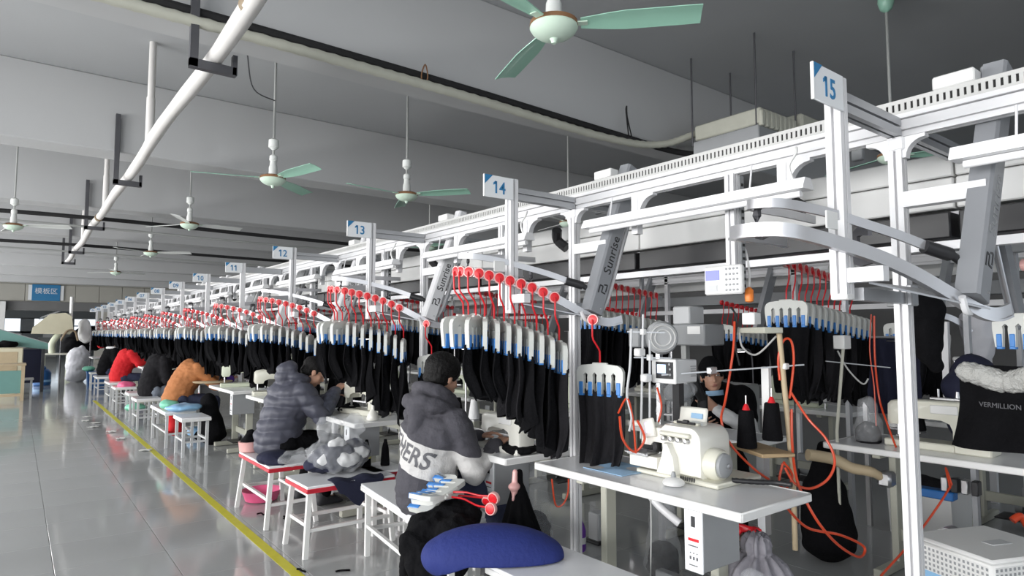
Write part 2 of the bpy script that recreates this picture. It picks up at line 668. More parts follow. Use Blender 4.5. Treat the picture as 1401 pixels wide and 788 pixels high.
# overhead services -------------------------------------------------------
t = thing('overhead_pipe', 'long white lagged pipe running overhead down the aisle', 'pipe', (.99, 0, 3.32))
b = MB()
P = [(.012 * math.sin(y * 1.7), y, .010 * math.sin(y * 1.1)) for y in [-1 + .5 * k for k in range(44)]]
b.tube(P, [.055 + .003 * math.sin(k * 2.1) for k in range(44)], 16)
b.build('pipe', MATS['pipe_white'], t, 60)
for y in (3.75, 12.4):
    MB().tube([(.0, y - .05, .0), (.0, y + .05, .0)], .060, 16).build('brown_tape', MATS['mdf_brown'], t)
for k, (y, w) in enumerate(((4.62, 'the nearest beam'), (8.88, 'the second beam'), (13.05, 'the third beam'), (17.25, 'the fourth beam'), (20.0, 'its far end'))):
    t = thing('pipe_bracket', 'dark steel hook bracket carrying the white pipe at ' + w, 'bracket', (.99, y, 3.6), group='pipe brackets')
    MB().bar((-.13, 0, .45), (-.13, 0, -.40), .05, .05, (0, 1, 0)).bar((-.105, .03, .4), (-.105, .03, -.38), .012, .06, (0, 1, 0)).build('hanger_bar', MATS['dark_steel'], t)
    MB().bar((-.155, 0, -.375), (.14, 0, -.375), .05, .06).bar((.13, 0, -.40), (.13, 0, -.26), .03, .05, (0, 1, 0)).build('cradle', MATS['dark_steel'], t)
    note(t)
for k, (y, w) in enumerate(((7.57, 'between the first and second beams'), (11.8, 'between the second and third beams'), (16.0, 'between the third and fourth beams'))):
    o = MB().cyl((0, 0, 3.34), (0, 0, ZC), .035, n=12).cyl((0, 0, 3.36), (0, 0, 3.9), .042, n=12).build('vertical_pipe', MATS['pipe_white'])
    o.location = (1.02, y, 0)
    tag(o, 'pale vertical pipe from ceiling to the white pipe ' + w, 'pipe', 'vertical pipes')


def ribbed(pts, r, step=.035, n=10, k=16):
    P = spline([Vector(p) for p in pts], k)
    out, rr = [P[0]], [r]
    acc = 0
    for a, c in zip(P, P[1:]):
        L = (c - a).length
        m = max(1, int(L / step))
        for j in range(1, m + 1):
            out.append(a.lerp(c, j / m)); rr.append(r * (1.0 if len(out) % 2 else .86))
    return MB().tube(out, rr, n)


o = MB().tube([(-6, 4.66, 3.60), (-2, 4.66, 3.59), (1, 4.66, 3.60), (3, 4.66, 3.585), (4.8, 4.66, 3.545), (5.9, 4.60, 3.50), (6.3, 4.3, 3.46)], .035, 8, 6).build('cable_bundle', MATS['cable_black'])
tag(o, 'thick black cable bundle running under the nearest ceiling beam', 'cable')
o = ribbed([(-6, 4.62, 3.52), (-2, 4.62, 3.51), (1, 4.62, 3.515), (3, 4.62, 3.50), (4.8, 4.62, 3.46), (5.6, 4.55, 3.52), (6.1, 4.3, 3.72), (6.5, 3.9, 3.80), (6.7, 3.65, 3.72)], .042, .05).build('corrugated_conduit', MATS['conduit_pale'])
tag(o, 'pale corrugated conduit sagging under the nearest ceiling beam', 'conduit')
for k, y in ((2, 13.05), (3, 17.25)):
    o = MB().tube([(-6, y, 3.42), (-2, y, 3.37), (1, y, 3.40), (4, y, 3.36), (8, y, 3.34), (12, y, 3.37)], .035, 8, 5).build('cable_bundle', MATS['cable_black'])
    tag(o, 'black cable bundle along the %s ceiling beam' % ('third' if k == 2 else 'fourth'), 'cable', 'cable bundles on the far beams')
    o = MB().tube([(-6, y, 3.30), (-2, y, 3.25), (1, y, 3.24), (4, y, 3.20), (8, y, 3.20), (12, y, 3.2)], .02, 8, 5).build('thin_cable', MATS['grey_frame'])
    tag(o, 'thin grey cable hanging below the %s ceiling beam' % ('third' if k == 2 else 'fourth'), 'cable', 'cable bundles on the far beams')
t = thing('cable_tie_hook', 'rusty wire hook tying the corrugated conduit to the ceiling', 'hook', (2.62, 4.62, 3.55))
MB().tube([(0, 0, -.08), (.03, -.01, .02), (.0, -.02, .12), (-.03, -.01, .02), (0, 0, -.08)], .006, 6, 5).build('wire', MATS['rust'], t)
t = thing('cable_tie_hook', 'black wire loop hanging from ceiling above the conduit end', 'hook', (5.15, 4.62, 3.50))
MB().tube([(0, 0, -.04), (-.05, 0, .30), (-.06, -.02, .36)], .008, 6, 5).tube([(.05, 0, .0), (-.03, 0, .24), (-.06, -.02, .36)], .008, 6, 5).build('wire', MATS['cable_black'], t)

# hung duct box behind the conveyor
t = thing('duct_box', 'pale ribbed duct box hung on rods above the conveyor', 'duct', (6.22, 3.93, 3.3))
b = MB().cbox((0, 0, .12), (.72, .80, .24), .01)
b.build('grey_base', MATS['grey_plastic'], t)
b = MB()
for k in range(8):
    b.cbox((-.315 + .09 * k, -.02, .33), (.078, .80, .17), .014)
for k in range(8):
    b.cbox((-.33 + .085 * k, -.42, .30), (.07, .05, .16), .012)
b.build('ribbed_duct', MATS['conduit_pale'], t)
MB().cbox((.62, -.1, .33), (.42, .7, .36), .03).build('elbow', MATS['conduit_pale'], t)
for x in (-.28, .15):
    MB().cbox((x, -.43, .04), (.09, .04, .07), .006).build('clip', MATS['white_paint'], t)
for x, y in ((-.35, .41), (.35, .38), (-.35, -.37), (.38, -.39)):
    MB().cyl((x, y, .2), (x, y, 1.2), .010, n=6).build('hanger_rod', MATS['dark_steel'], t)


# ceiling fans
def fan(x, y, z, ang, label, old=False, green='fan_green', pale='fan_pale'):
    t = thing('ceiling_fan', label, 'fan', (x, y, z), ang, 'ceiling fans')
    b = MB().lathe([(.0, -.075), (.012, -.075), (.016, -.06), (.022, -.052), (.05, -.05), (.085, -.036), (.110, -.016), (.122, .004), (.120, .012)], n=28)
    b.build('motor_dome', MATS[pale], t)
    MB().lathe([(.112, .010), (.122, .012), (.120, .034), (.09, .046), (.05, .050)], n=28).build('motor_rim', MATS['rust'], t)
    MB().lathe([(.038, .04), (.042, .07), (.040, .13), (.032, .15), (.030, .19), (.038, .20), (.036, .24), (.012, .26)], n=16).build('neck', MATS['fan_white'], t)
    MB().cyl((0, 0, .24), (0, 0, ZC - z - .1), .012, n=8).build('down_rod', MATS['grey_frame'], t)
    MB().lathe([(.014, .30), (.05, .33), (.048, .40), (.015, .42)], n=14).build('rod_cup', MATS['fan_white'], t)
    MB().lathe([(.012, ZC - z - .18), (.05, ZC - z - .15), (.07, ZC - z - .08), (.06, ZC - z)], n=14).build('canopy', MATS[green], t)
    for k in range(3):
        a = 2 * math.pi * k / 3
        rot = Matrix.Rotation(a, 3, 'Z')
        til = Matrix.Rotation(R(-13), 3, 'X')
        pts = []
        def fn(u, v, rot=rot, til=til):
            L = .135 + .585 * u
            w = (.075 + .06 * min(1, u * 3)) * (1 if u < .96 else .97)
            p = Vector((0, (v - .5) * w, .006 * math.sin(v * math.pi)))
            p = til @ p
            return rot @ Vector((L, p.y + .0, p.z + .020))
        bl = MB().grid(fn, 8, 3, .004).build('blade', MATS[green], t)
        MB().box(rot @ Vector((.125, 0, .02)), (.09, .04, .006), rot).build('blade_iron', MATS[pale], bl)
    return note(t)


def ang_to(x, y, p):
    return math.atan2(p.y - y, p.x - x)


fan(2.08, 2.36, 2.95, ang_to(2.08, 2.36, at(948, 25, z=2.95)), 'large mint green ceiling fan nearest, at top centre')
fan(1.93, 6.36, 2.92, ang_to(1.93, 6.36, at(438, 229, z=2.92)), 'mint green ceiling fan with white rod cup, left of centre', green='fan_green')
fan(3.33, 6.23, 2.92, ang_to(3.33, 6.23, at(645, 264, z=2.92)), 'mint green ceiling fan hanging between signs thirteen and fourteen')
fan(1.88, 9.95, 2.95, .1, 'pale ceiling fan just right of the white overhead pipe, third along the aisle', green='fan_white')
fan(1.97, 13.9, 2.95, -.5, 'small pale ceiling fan fourth along the aisle', green='fan_white')
fan(1.92, 18.9, 2.95, .3, 'tiny pale ceiling fan fifth along the aisle', green='fan_white')
fan(-.1, 11.6, 2.95, -.4, 'pale ceiling fan at the left edge of the picture', green='fan_white')
fan(6.12, 2.40, 2.98, R(-50), 'ceiling fan on a long rod with green canopy, far right behind sign fifteen')
fan(5.85, 6.36, 2.90, R(200), 'grey ceiling fan behind the conveyor right of sign fourteen', green='fan_white')
fan(5.7, 9.8, 2.92, R(20), 'green ceiling fan glimpsed through the conveyor frame by sign thirteen')

o = MB().tube([(1.15, 4.63, 3.75), (1.35, 5.2, 3.66), (1.6, 5.9, 3.62), (1.93, 6.36, 3.72)], .006, 6, 6).build('fan_wire', MATS['dark_steel'])
tag(o, 'thin drooping wire from the nearest pipe bracket to the left mint fan', 'cable')

# ---------------------------------------------------------------- the overhead hanger conveyor
XM, XS, SP = 2.5, 2.05, 1.705            # main posts, sign posts, bay length
NW = dict(zip(range(1, 17), 'one two three four five six seven eight nine ten eleven twelve thirteen fourteen fifteen sixteen'.split()))
def YN(n): return .965 + SP * (15 - n)
Y0, Y1 = -1.6, YN(1) + 1.0

t = thing('overhead_conveyor', 'long white aluminium overhead conveyor beam running the length of the hall', 'conveyor', (XM + .02, 0, 2.17))
L = Y1 - Y0
MB().extr((0, Y0, 0), (0, Y1, 0), .045, .085, gw=.009, gd=.018).build('front_beam', MATS['alu'], t, 30)
MB().cbox((.02, (Y0 + Y1) / 2, .066), (.06, L, .045), .002).build('duct_back', MATS['slot_dark'], t)
b = MB()
b.box((-.014, (Y0 + Y1) / 2, .0485), (.006, L, .012)); b.box((-.014, (Y0 + Y1) / 2, .0865), (.006, L, .011)); b.box((.015, (Y0 + Y1) / 2, .094), (.062, L, .004))
k, y = 0, Y0
while y < Y1:
    b.box((-.014, y, .068), (.005, .0125, .03)); y += .0205
o = b.build('slotted_duct', MATS['duct_grey'], t, 0); o['kind'] = 'stuff'
# rear line: white covers, chain rail, rear beam
for n in range(16, 0, -1):
    y = YN(n) + SP * .5
    MB().cbox((.58, y, -.045), (.10, SP - .008, .10), .006).build('cover_panel', MATS['white_paint'], t)
    MB().cbox((.58, y, -.165), (.10, SP - .008, .13), .006).build('lower_panel', MATS['white_paint'], t)
    MB().cbox((.62, y, -.30), (.22, SP - .03, .11), .006).build('chain_track', MATS['black_plastic'], t)
MB().bar((.50, Y0, -.385), (.50, Y1, -.385), .03, .03).bar((.50, Y0, -.40), (.505, Y1, -.40), .045, .012).build('chain_rail', MATS['alu'], t, 30)
MB().extr((1.05, Y0, 0), (1.05, Y1, 0), .045, .085, gw=.009, gd=.018).build('rear_beam', MATS['alu'], t, 30)
for n in range(15, 0, -1):
    y = YN(n)
    c = MB().extr((.03, y, -.0), (1.03, y, .0), .045, .06).build('cross_beam', MATS['alu_grey'], t, 30)
    if n > 7:
        MB().cbox((.58, y + .4, .085), (.03, .05, .05), .004).build('roller', MATS['grey_plastic'], c)
        MB().tube([(.40, y + .62, -.04), (.44, y + .66, -.10), (.47, y + .6, -.16)], .035, 8, 4).build('drive_unit', MATS['black_plastic'], c)


def gusset(mb, p, sx, sz=-1, r=.075):
    """curved corner bracket under a beam, lying in the Y-Z plane"""
    poly = [(0, 0), (r, 0)] + [(r - r * math.sin(a) * .92, -r + r * math.cos(a) * .92 - 0.0) for a in [math.pi / 2 * (1 - k / 6) * 1.0 for k in range(7)][::-1]] + [(0, -r)]
    poly = [(0, 0), (r, 0), (r, -.012)]
    for k in range(1, 7):
        a = math.pi / 2 * k / 6
        poly.append((r - (r - .012) * math.sin(a), -r + (r - .012) * math.cos(a)))
    poly.append((0, -r))
    x, y, z = p
    n = len(poly)
    vs = [(x - .017, y + sx * a, z + bb) for a, bb in poly] + [(x + .017, y + sx * a, z + bb) for a, bb in poly]
    fs = [(i, (i + 1) % n, (i + 1) % n + n, i + n) for i in range(n)] + [list(range(n)), list(range(n, 2 * n))[::-1]]
    mb.add(vs, [f[::-1] for f in fs] if sx > 0 else fs)
    return mb


def station_frame(n):
    y = 0
    lab = 'white aluminium station frame carrying number sign %s' % NW[n] if n < 15 else 'nearest white aluminium station frame carrying number sign fifteen'
    t = thing('station_frame', lab, 'frame', (XM, YN(n), 0), 0, 'station frames')
    near = n >= 12
    b = MB()
    (b.extr if near else b.bar)((0, 0, .0), (0, 0, 2.125), .046, .046, (0, 1, 0))
    b.build('main_post', MATS['alu'], t, 30)
    b = MB()
    (b.extr if near else b.bar)((XS - XM, 0, 1.54), (XS - XM, 0, 2.235), .05, .05, (0, 1, 0))
    o = b.build('sign_post', MATS['alu'], t, 30)
    if near:
        MB().cbox((XS - XM, 0, 1.535), (.052, .052, .02), .004).build('post_cap', MATS['white_paint'], o)
    b = MB()
    (b.extr if near else b.bar)((XS - XM + .026, 0, 2.16), (-.012, 0, 2.16), .045, .065)
    b.build('cross_bar', MATS['alu_grey'], t, 30)
    MB().cbox((0, -.005, 2.10), (.05, .056, .05), .006).build('joint_block', MATS['alu'], t, 30)
    for s_ in (-1, 1):
        gusset(MB(), (0, .023 * s_, 2.122), s_).build('corner_bracket', MATS['alu'], t, 30)
    for dy in (.44, -.46):
        o = MB().bar((0.012, dy, 1.93), (0.012, dy, 2.128), .04, .04, (0, 1, 0)).build('stub_post', MATS['alu'], t, 30)
        gusset(MB(), (.012, dy - .02, 2.127), -1, r=.1).build('stub_bracket', MATS['alu'], o, 30)
    o = MB()
    (o.extr if near else o.bar)((.0, .68, 1.60), (.0, .68, 2.127), .045, .045, (0, 1, 0))
    o = o.build('hanging_post', MATS['alu'], t, 30)
    if near:
        b = MB().box((.03, .655, 1.86), (.03, .012, .52)); b.build('slotted_strip', MATS['grey_plastic'], o)
        b = MB()
        for k in range(16):
            b.box((.03, .6475, 1.63 + .03 * k), (.014, .004, .012))
        h = b.build('slots', MATS['slot_dark'], o); h['kind'] = 'stuff'
    MB().bar((.0, -.02, 1.895), (.0, -.27, 1.895), .05, .055).build('side_bar', MATS['alu'], t, 30)
    MB().bar((XS - XM, -.025, 1.60), (XS - XM, -.13, 1.60), .04, .045).build('foot_bar', MATS['alu'], t, 30)
    # bracket arm from the main post to the loop rail
    MB().bar((-.02, -.0, 1.545), (XS - XM + .06, -.02, 1.545), .035, .04).cbox((-.0, -.03, 1.555), (.055, .02, .075), .004).build('rail_arm', MATS['alu_grey'], t, 30)
    # number plate
    x1 = XS - XM - .02
    s = MB().cbox((x1 - .085, -.028, 2.175), (.185, .008, .115), .002).build('number_sign', MATS['sign_white'], t)
    MB().prism([(0, 0), (.048, 0), (0, -.048)], (x1 - .176, -.0322, 2.2315), (x1 - .176, -.0338, 2.2315)).build('corner_triangle', MATS['sign_blue'], s)
    sg = '%02d' % n
    lettering('number', sg, .088, MATS['sign_blue'], s, (x1 - .085, -.033, 2.168), (1, 0, 0), (0, 0, 1), .0008, .92, .0012)
    if 10 <= n:
        nm = [o for o in s.children if o.name.startswith('number') and not o.name.startswith('number_sign')][0]
        xs = [v.co.x for v in nm.data.vertices]; zt = max(v.co.z for v in nm.data.vertices)
        mid = (min(xs) + max(xs)) / 2
        for xl in [min(xs)] + ([min(x for x in xs if x > mid)] if n == 11 else []):
            MB().prism([(.004, 0), (.004, -.013), (-.013, -.021), (-.013, -.010), (-.002, 0)], (xl, -.0325, zt), (xl, -.0338, zt)).build('serif', MATS['sign_blue'], s)
    if n >= 13:
        MB().cbox((x1 - .179, -.028, 2.175), (.006, .011, .116), .002).build('sign_edge', MATS['white_paint'], s)
    return note(t)


for n in range(15, 0, -1):
    station_frame(n)

# lamps under the beam
def led_lamp(n):
    where = {16: 'at the right edge', 15: 'between signs fourteen and fifteen'}.get(n, 'just left of sign %s' % NW[n])
    t = thing('linear_lamp', 'long white linear lamp under the conveyor beam ' + where, 'lamp', (2.40, YN(n) + .28, 2.0), 0, 'linear lamps')
    poly = [(-.022, .022), (.022, .022), (.040, -.014), (.040, -.022), (-.040, -.022), (-.040, -.014)]
    MB().prism(poly, (0, 0, 0), (0, 1.22, 0)).build('reflector', MATS['lamp_white'], t, 30)
    MB().cyl((0, .03, -.036), (0, 1.19, -.036), .013, n=10).build('tube', MATS['lamp_white'], t)
    for y in (.25, 1.05):
        MB().cyl((.0, y, .02), (.02, y, .125), .004, n=6).build('suspension', MATS['alu'], t)
    if n >= 13:
        MB().tube([(0, .06, .02), (-.01, .07, .08), (.01, .05, .13), (.03, .06, .16)], .006, 6, 4).build('power_cord', MATS['white_paint'], t)
    return note(t)


for n in range(16, 2, -1):
    led_lamp(n)


# loop rails -------------------------------------------------------------
LOOP = [(2.44, .40, 1.79), (2.30, .38, 1.79), (2.05, .35, 1.775), (1.90, .29, 1.76), (1.825, .21, 1.75), (1.815, .13, 1.745), (1.86, .055, 1.735),
        (2.00, -.02, 1.70), (2.12, -.085, 1.66), (2.23, -.15, 1.605), (2.33, -.205, 1.545), (2.42, -.25, 1.495), (2.50, -.275, 1.485), (2.57, -.29, 1.50)]
LOOPS = spline([Vector(p) for p in LOOP], 8)
ARC = [0]
for a, c in zip(LOOPS, LOOPS[1:]):
    ARC.append(ARC[-1] + (c - a).length)


def on_loop(sv):
    for i in range(len(ARC) - 1):
        if ARC[i + 1] >= sv:
            f = (sv - ARC[i]) / (ARC[i + 1] - ARC[i])
            return LOOPS[i].lerp(LOOPS[i + 1], f), (LOOPS[i + 1] - LOOPS[i]).normalized()
    return LOOPS[-1], (LOOPS[-1] - LOOPS[-2]).normalized()


def loop_rail(n, m='alu'):
    t = thing('loop_rail', 'curved aluminium hanger rail looping out below number sign %s' % NW[n] if n < 16 else 'curved hanger rail at the right edge beyond sign 15', 'rail', (0, YN(n), 0), 0, 'loop rails')
    MB().sweep([Vector(p) - Vector((0, 0, .0)) for p in LOOP], .012, .038, 8).sweep([Vector(p) + Vector((0, 0, -.022)) for p in LOOP], .024, .007, 8).build('lower_rail', MATS[m], t, 50)
    if n >= 12:
        UP = [(2.44, .28, 1.86), (2.2, .26, 1.855), (2.0, .24, 1.845), (1.86, .20, 1.835), (1.815, .14, 1.825), (1.85, .08, 1.82), (1.98, .015, 1.80), (2.10, -.04, 1.77), (2.22, -.10, 1.735), (2.31, -.15, 1.70)]
        u = MB().sweep(UP, .010, .03, 8).build('upper_rail', MATS[m], t, 50)
        MB().cyl((2.30, -.145, 1.70), (2.38, -.19, 1.675), .022, n=10).cyl((2.37, -.19, 1.68), (2.42, -.21, 1.65), .014, n=10).build('stopper', MATS['black_plastic'], u)
    for q in (5.6, 8.0):
        p = on_loop(ARC[int(q * 8)])[0]
        MB().sweep([p + Vector((.01, .015, 0)), p + Vector((.07, .10, 0)), p + Vector((.075, .10, .09)), p + Vector((.01, .03, .085))], .012, .03, 3).build('rail_bracket', MATS['dark_steel'], t)
    MB().add([(2.05, -.08, 1.578), (2.42, -.28, 1.50), (2.46, -.06, 1.578), (2.05, -.08, 1.572), (2.42, -.28, 1.494), (2.46, -.06, 1.572)],
             [(0, 1, 2), (5, 4, 3), (0, 3, 4, 1), (1, 4, 5, 2), (2, 5, 3, 0)]).build('support_plate', MATS['alu_grey'], t)
    if n >= 14:
        MB().cbox((1.955, -.02, 1.765), (.07, .006, .055), .002).build('info_plate', MATS['white_paint'], t)
    return note(t)


def lift_arm(n, face):
    lab = {16: '', 15: 'grey inclined lift arm beside sign fifteen, with faint lettering', 14: 'grey inclined lift arm with black lettering below sign fourteen', 13: 'pale inclined lift arm with lettering right of sign thirteen'}.get(n, 'pale inclined lift arm just right of sign %s' % NW[n])
    t = thing('lift_arm', lab, 'conveyor', (2.40, YN(n) - .235, 1.50), 0, 'lift arms')
    p0, p1 = Vector((0, 0, .03)), Vector((.285, -.03, .84))
    ax = (p1 - p0).normalized()
    side = Vector((ax.z, 0, -ax.x))
    nrm = ax.cross(side)
    if nrm.y > 0: nrm = -nrm
    def P(a, s_, q): return p0 + ax * a + side * s_ + nrm * q
    W, T = .052, .03
    poly = [(-W, -T), (-W + .012, -T - .008), (W - .012, -T - .008), (W, -T), (W, T), (-W, T)]
    b = MB()
    vs = []
    Ln = (p1 - p0).length
    for a in (0, Ln):
        for s_, q in poly:
            vs.append(P(a, s_, -q))
    m = len(poly)
    b.add(vs, [(i, (i + 1) % m, (i + 1) % m + m, i + m) for i in range(m)] + [list(range(m))[::-1], list(range(m, 2 * m))])
    c = b.build('cover', MATS[face], t, 30)
    if n >= 12:
        right = ax
        up = -side
        me = lettering('lettering', 'Sunrise', .075, MATS['black_plastic'] if n != 15 else MATS['grey_plastic'], c, P(.33, 0, T + .009), right, up, .0008, 1.0)
        b = MB()
        # angular emblem of two interlocked strokes
        for a0, s0, a1, s1 in ((.115, .024, .115, -.004), (.115, -.004, .148, -.004), (.148, -.004, .148, -.026), (.125, .024, .165, .024), (.165, .024, .158, .002), (.105, -.026, .148, -.026)):
            b.bar(P(a0, s0, T + .0085), P(a1, s1, T + .0085), .007, .002, nrm)
        b.build('emblem', MATS['black_plastic'], c)
        MB().cyl(P(.03, .02, T + .006), P(.03, .02, T + .011), .005, n=8).build('screw', MATS['steel'], c)
    MB().tube([P(.84, .075, .0), P(.5, .085, .0), P(.18, .09, .0), P(.06, .075, 0), P(-.02, .04, 0), P(-.05, -.02, 0), P(-.02, -.07, 0)], .011, 8, 6).build('guard_rail', MATS['alu'], t)
    MB().sweep([P(.1, .11, -.03), P(.5, .115, -.03), P(.9, .11, -.03)], .014, .03).build('side_rail', MATS['alu_grey'], t, 30)
    MB().cbox(P(.02, 0, -.02), (.06, .05, .05), .008).build('lower_drum', MATS['black_plastic'], t)
    MB().cbox(p1 + Vector((-.0, .02, -.02)), (.07, .05, .08), .006).build('top_head', MATS[face], t)
    MB().cbox(p1 + Vector((-.09, .10, -.03)), (.07, .13, .05), .006).build('motor_box', MATS['white_paint'], t)
    return note(t)


for n in range(15, 2, -1):
    loop_rail(n, 'rail_metal')
    lift_arm(n, 'arm_grey' if n >= 14 else 'alu')

# ---------------------------------------------------------------- hangers and the black garment pieces
ORD = ['first', 'second', 'third', 'fourth', 'fifth', 'sixth', 'seventh', 'eighth', 'ninth', 'tenth', 'eleventh', 'twelfth', 'thirteenth']


def hanger_parts(t, plain=False):
    def wheel(b):
        return b.lathe([(.002, -.036), (.014, -.036), (.0235, -.034), (.0245, -.030), (.0245, -.014), (.0235, -.010), (.014, -.008), (.002, -.008)], (0, 0, 0), (0, 1, 0), 20)
    def disc(b):
        return b.lathe([(.0235, -.033), (.0285, -.033), (.0295, -.030), (.0295, -.016), (.0285, -.013), (.0235, -.013)], (0, 0, 0), (0, 1, 0), 20)
    def rod(b):
        return b.tube([(0, -.037, .0), (0, -.042, -.012), (0, -.040, -.085), (.004, -.036, -.105), (.026, -.012, -.150), (.030, -.004, -.165), (.030, 0, -.238)], .0048, 8)
    def body(b):
        # comb: shoulder bar with five tapering fingers
        top = [(-.138, -.30), (-.138, -.268), (-.128, -.248), (-.108, -.236), (-.06, -.231), (0, -.229), (.06, -.231), (.108, -.236), (.128, -.248), (.138, -.268), (.138, -.30)]
        out = list(top)
        ys = [.11, .055, 0, -.055, -.11]
        for k, y in enumerate(ys):
            if k: out.append((y + .0145, -.285))
            if k: out.append((y + .017, -.30))
            out += [(y + .0125 if k else .128, -.385), (y - .0125 if k < 4 else -.128, -.385)]
            if k < 4: out += [(y - .017, -.30), (y - .0145, -.285)]
            if k < 4: out.append((y - .0275, -.272))
        n = len(out)
        vs = [(.030 - .011, a, z) for a, z in out] + [(.030 + .011, a, z) for a, z in out]
        fs = [(i, (i + 1) % n, (i + 1) % n + n, i + n) for i in range(n)] + [list(range(n))[::-1], list(range(n, 2 * n))]
        b.add(vs, fs)
        b.cbox((.030, 0, -.232), (.018, .09, .02), .004)
        return b
    def clip(b, y):
        return b.cbox((.030, y, -.352), (.030, .024, .062), .003).cbox((.030, y, -.388), (.026, .026, .012), .002)
    if plain:
        b = MB(); wheel(b); rod(b); b.mi = 1; body(b); b.mi = 2
        for k in range(5): clip(b, -.11 + .055 * k)
        return b
    w = wheel(MB()).build('wheel', MATS['red_plastic'], t)
    disc(MB()).build('wheel_rim', MATS['red_clear'], w)
    rod(MB()).build('hook_rod', MATS['red_plastic'], t)
    body(MB()).build('hanger_body', MATS['hanger_white'], t, 30)
    for k in range(5):
        clip(MB(), -.11 + .055 * k).build('clip', MATS['clip_blue'], t)
    return note(t)


def garment_mesh(seed, L=.50, W=.30, mat='black_cloth'):
    rnd = random.Random(seed)
    ph = [rnd.uniform(0, 6.28) for _ in range(6)]
    ln = [rnd.uniform(.86, 1.05) for _ in range(8)]
    def fn(u, v):
        y = (u - .5) * W
        q = u * 6.999
        l0 = ln[int(q)] * (1 - q % 1) + ln[int(q) + 1] * (q % 1)
        # short peaks at the clips along the top edge
        pk = .028 * (abs(math.sin(u * math.pi * 5 + math.pi / 2)) ** 1.5)
        z = -.345 - pk * (1 - v) - v * L * l0
        a = .35 + .9 * v
        x = .030 + .024 * a * math.sin(u * 13 + ph[0] + 1.3 * v) + .013 * a * math.sin(u * 29 + ph[1] - v * 2) + .02 * v * math.sin(v * 5 + ph[2] + u * 3)
        y = y * (1 - .18 * v * v) + .012 * v * math.sin(u * 17 + ph[3]) + .015 * v * math.sin(ph[4] + v * 4)
        return (x, y, z)
    return MB().grid(fn, 26, 14, .007).mesh('garment', MATS[mat], 70)


GARM = [garment_mesh(k, L, .27, 'charcoal_cloth' if k in (2, 7) else 'black_cloth') for k, L in enumerate((.30, .33, .37, .41, .45, .48, .44, .50, .47))]
PROTO = thing('garment_hanger', 'x', 'hanger', (0, 0, -50))
hanger_parts(PROTO)
PLAIN = hanger_parts(None, True).mesh('garment_hanger', [MATS['red_plastic'], MATS['hanger_white'], MATS['clip_blue']], 30)
USED = [False]


def turn(ch, a):
    c = Vector((.03, 0, 0))
    ch.rotation_euler = (0, 0, a)
    ch.location = c - Matrix.Rotation(a, 3, 'Z') @ c


rg = random.Random(3)


def put_hanger(p, rz, label, glabel, group, ggroup, full=True, garment=True, pick=None, twist=0):
    if full:
        if not USED[0]:
            PROTO.location, PROTO.rotation_euler = p, (0, 0, rz)
            PROTO['label'] = label; PROTO['group'] = group
            USED[0] = True
        else:
            r = dup(PROTO, p, rz, label, group)
            if twist:
                for ch in r.children:
                    if ch.name.startswith(('hanger_body', 'clip')):
                        turn(ch, twist)
    else:
        o = bpy.data.objects.new('garment_hanger', PLAIN); COL.objects.link(o)
        o.location, o.rotation_euler = p, (0, 0, rz)
        tag(o, label, 'hanger', group)
    if garment:
        g = bpy.data.objects.new('garment_piece', rg.choice(GARM[4:]) if pick is None else GARM[max(0, min(8, int(pick * 7.5 + rg.uniform(-.6, 1.4))))]); COL.objects.link(g)
        g.location, g.rotation_euler = p, (0, 0, rz + (math.pi if rg.random() < .5 else 0) * 0)
        if twist:
            g.rotation_euler.z = rz + twist
            c = Vector((.03, 0, 0))
            g.location = Vector(p) + Matrix.Rotation(rz, 3, 'Z') @ c - Matrix.Rotation(rz + twist, 3, 'Z') @ c
        tag(g, glabel, 'garment', ggroup)


COUNT = {14: 11, 13: 11, 12: 10, 11: 9, 10: 10, 9: 9, 8: 10, 7: 10, 6: 9, 5: 8, 4: 6, 3: 6}
S0, S1 = ARC[39], ARC[9 * 8 - 1]
for n, c in COUNT.items():
    for k in range(c):
        f = k / (c - 1)
        f = f ** 1.25
        p, tg = on_loop(S0 + (S1 - S0) * f)
        rz = math.atan2(tg.y, tg.x)
        q = p + Vector((0, YN(n), -.004)) + Vector((tg.y, -tg.x, 0)).normalized() * -.008
        put_hanger(q, rz + rg.uniform(-.06, .06), 'red wheeled hanger with blue clips, %s from the curve in the rack under sign %s' % (ORD[k], NW[n]),
                   'black garment piece on the %s hanger from the curve under sign %s' % (ORD[k], NW[n]),
                   'hangers under sign %s' % NW[n], 'garments under sign %s' % NW[n], n >= 11, not (n == 14 and k < 2), f ** 1.7)
    if n >= 12:
        p, tg = on_loop(ARC[11 * 8 - 2])
        put_hanger(p + Vector((-.015, YN(n) - .03, -.012)), math.atan2(tg.y, tg.x) - .55, 'single red wheeled hanger at the foot of the lift arm near sign %s' % NW[n],
                   'black garment piece hanging alone below the lift arm near sign %s' % NW[n], 'hangers at the lift arms', 'garments at the lift arms', twist=1.25)

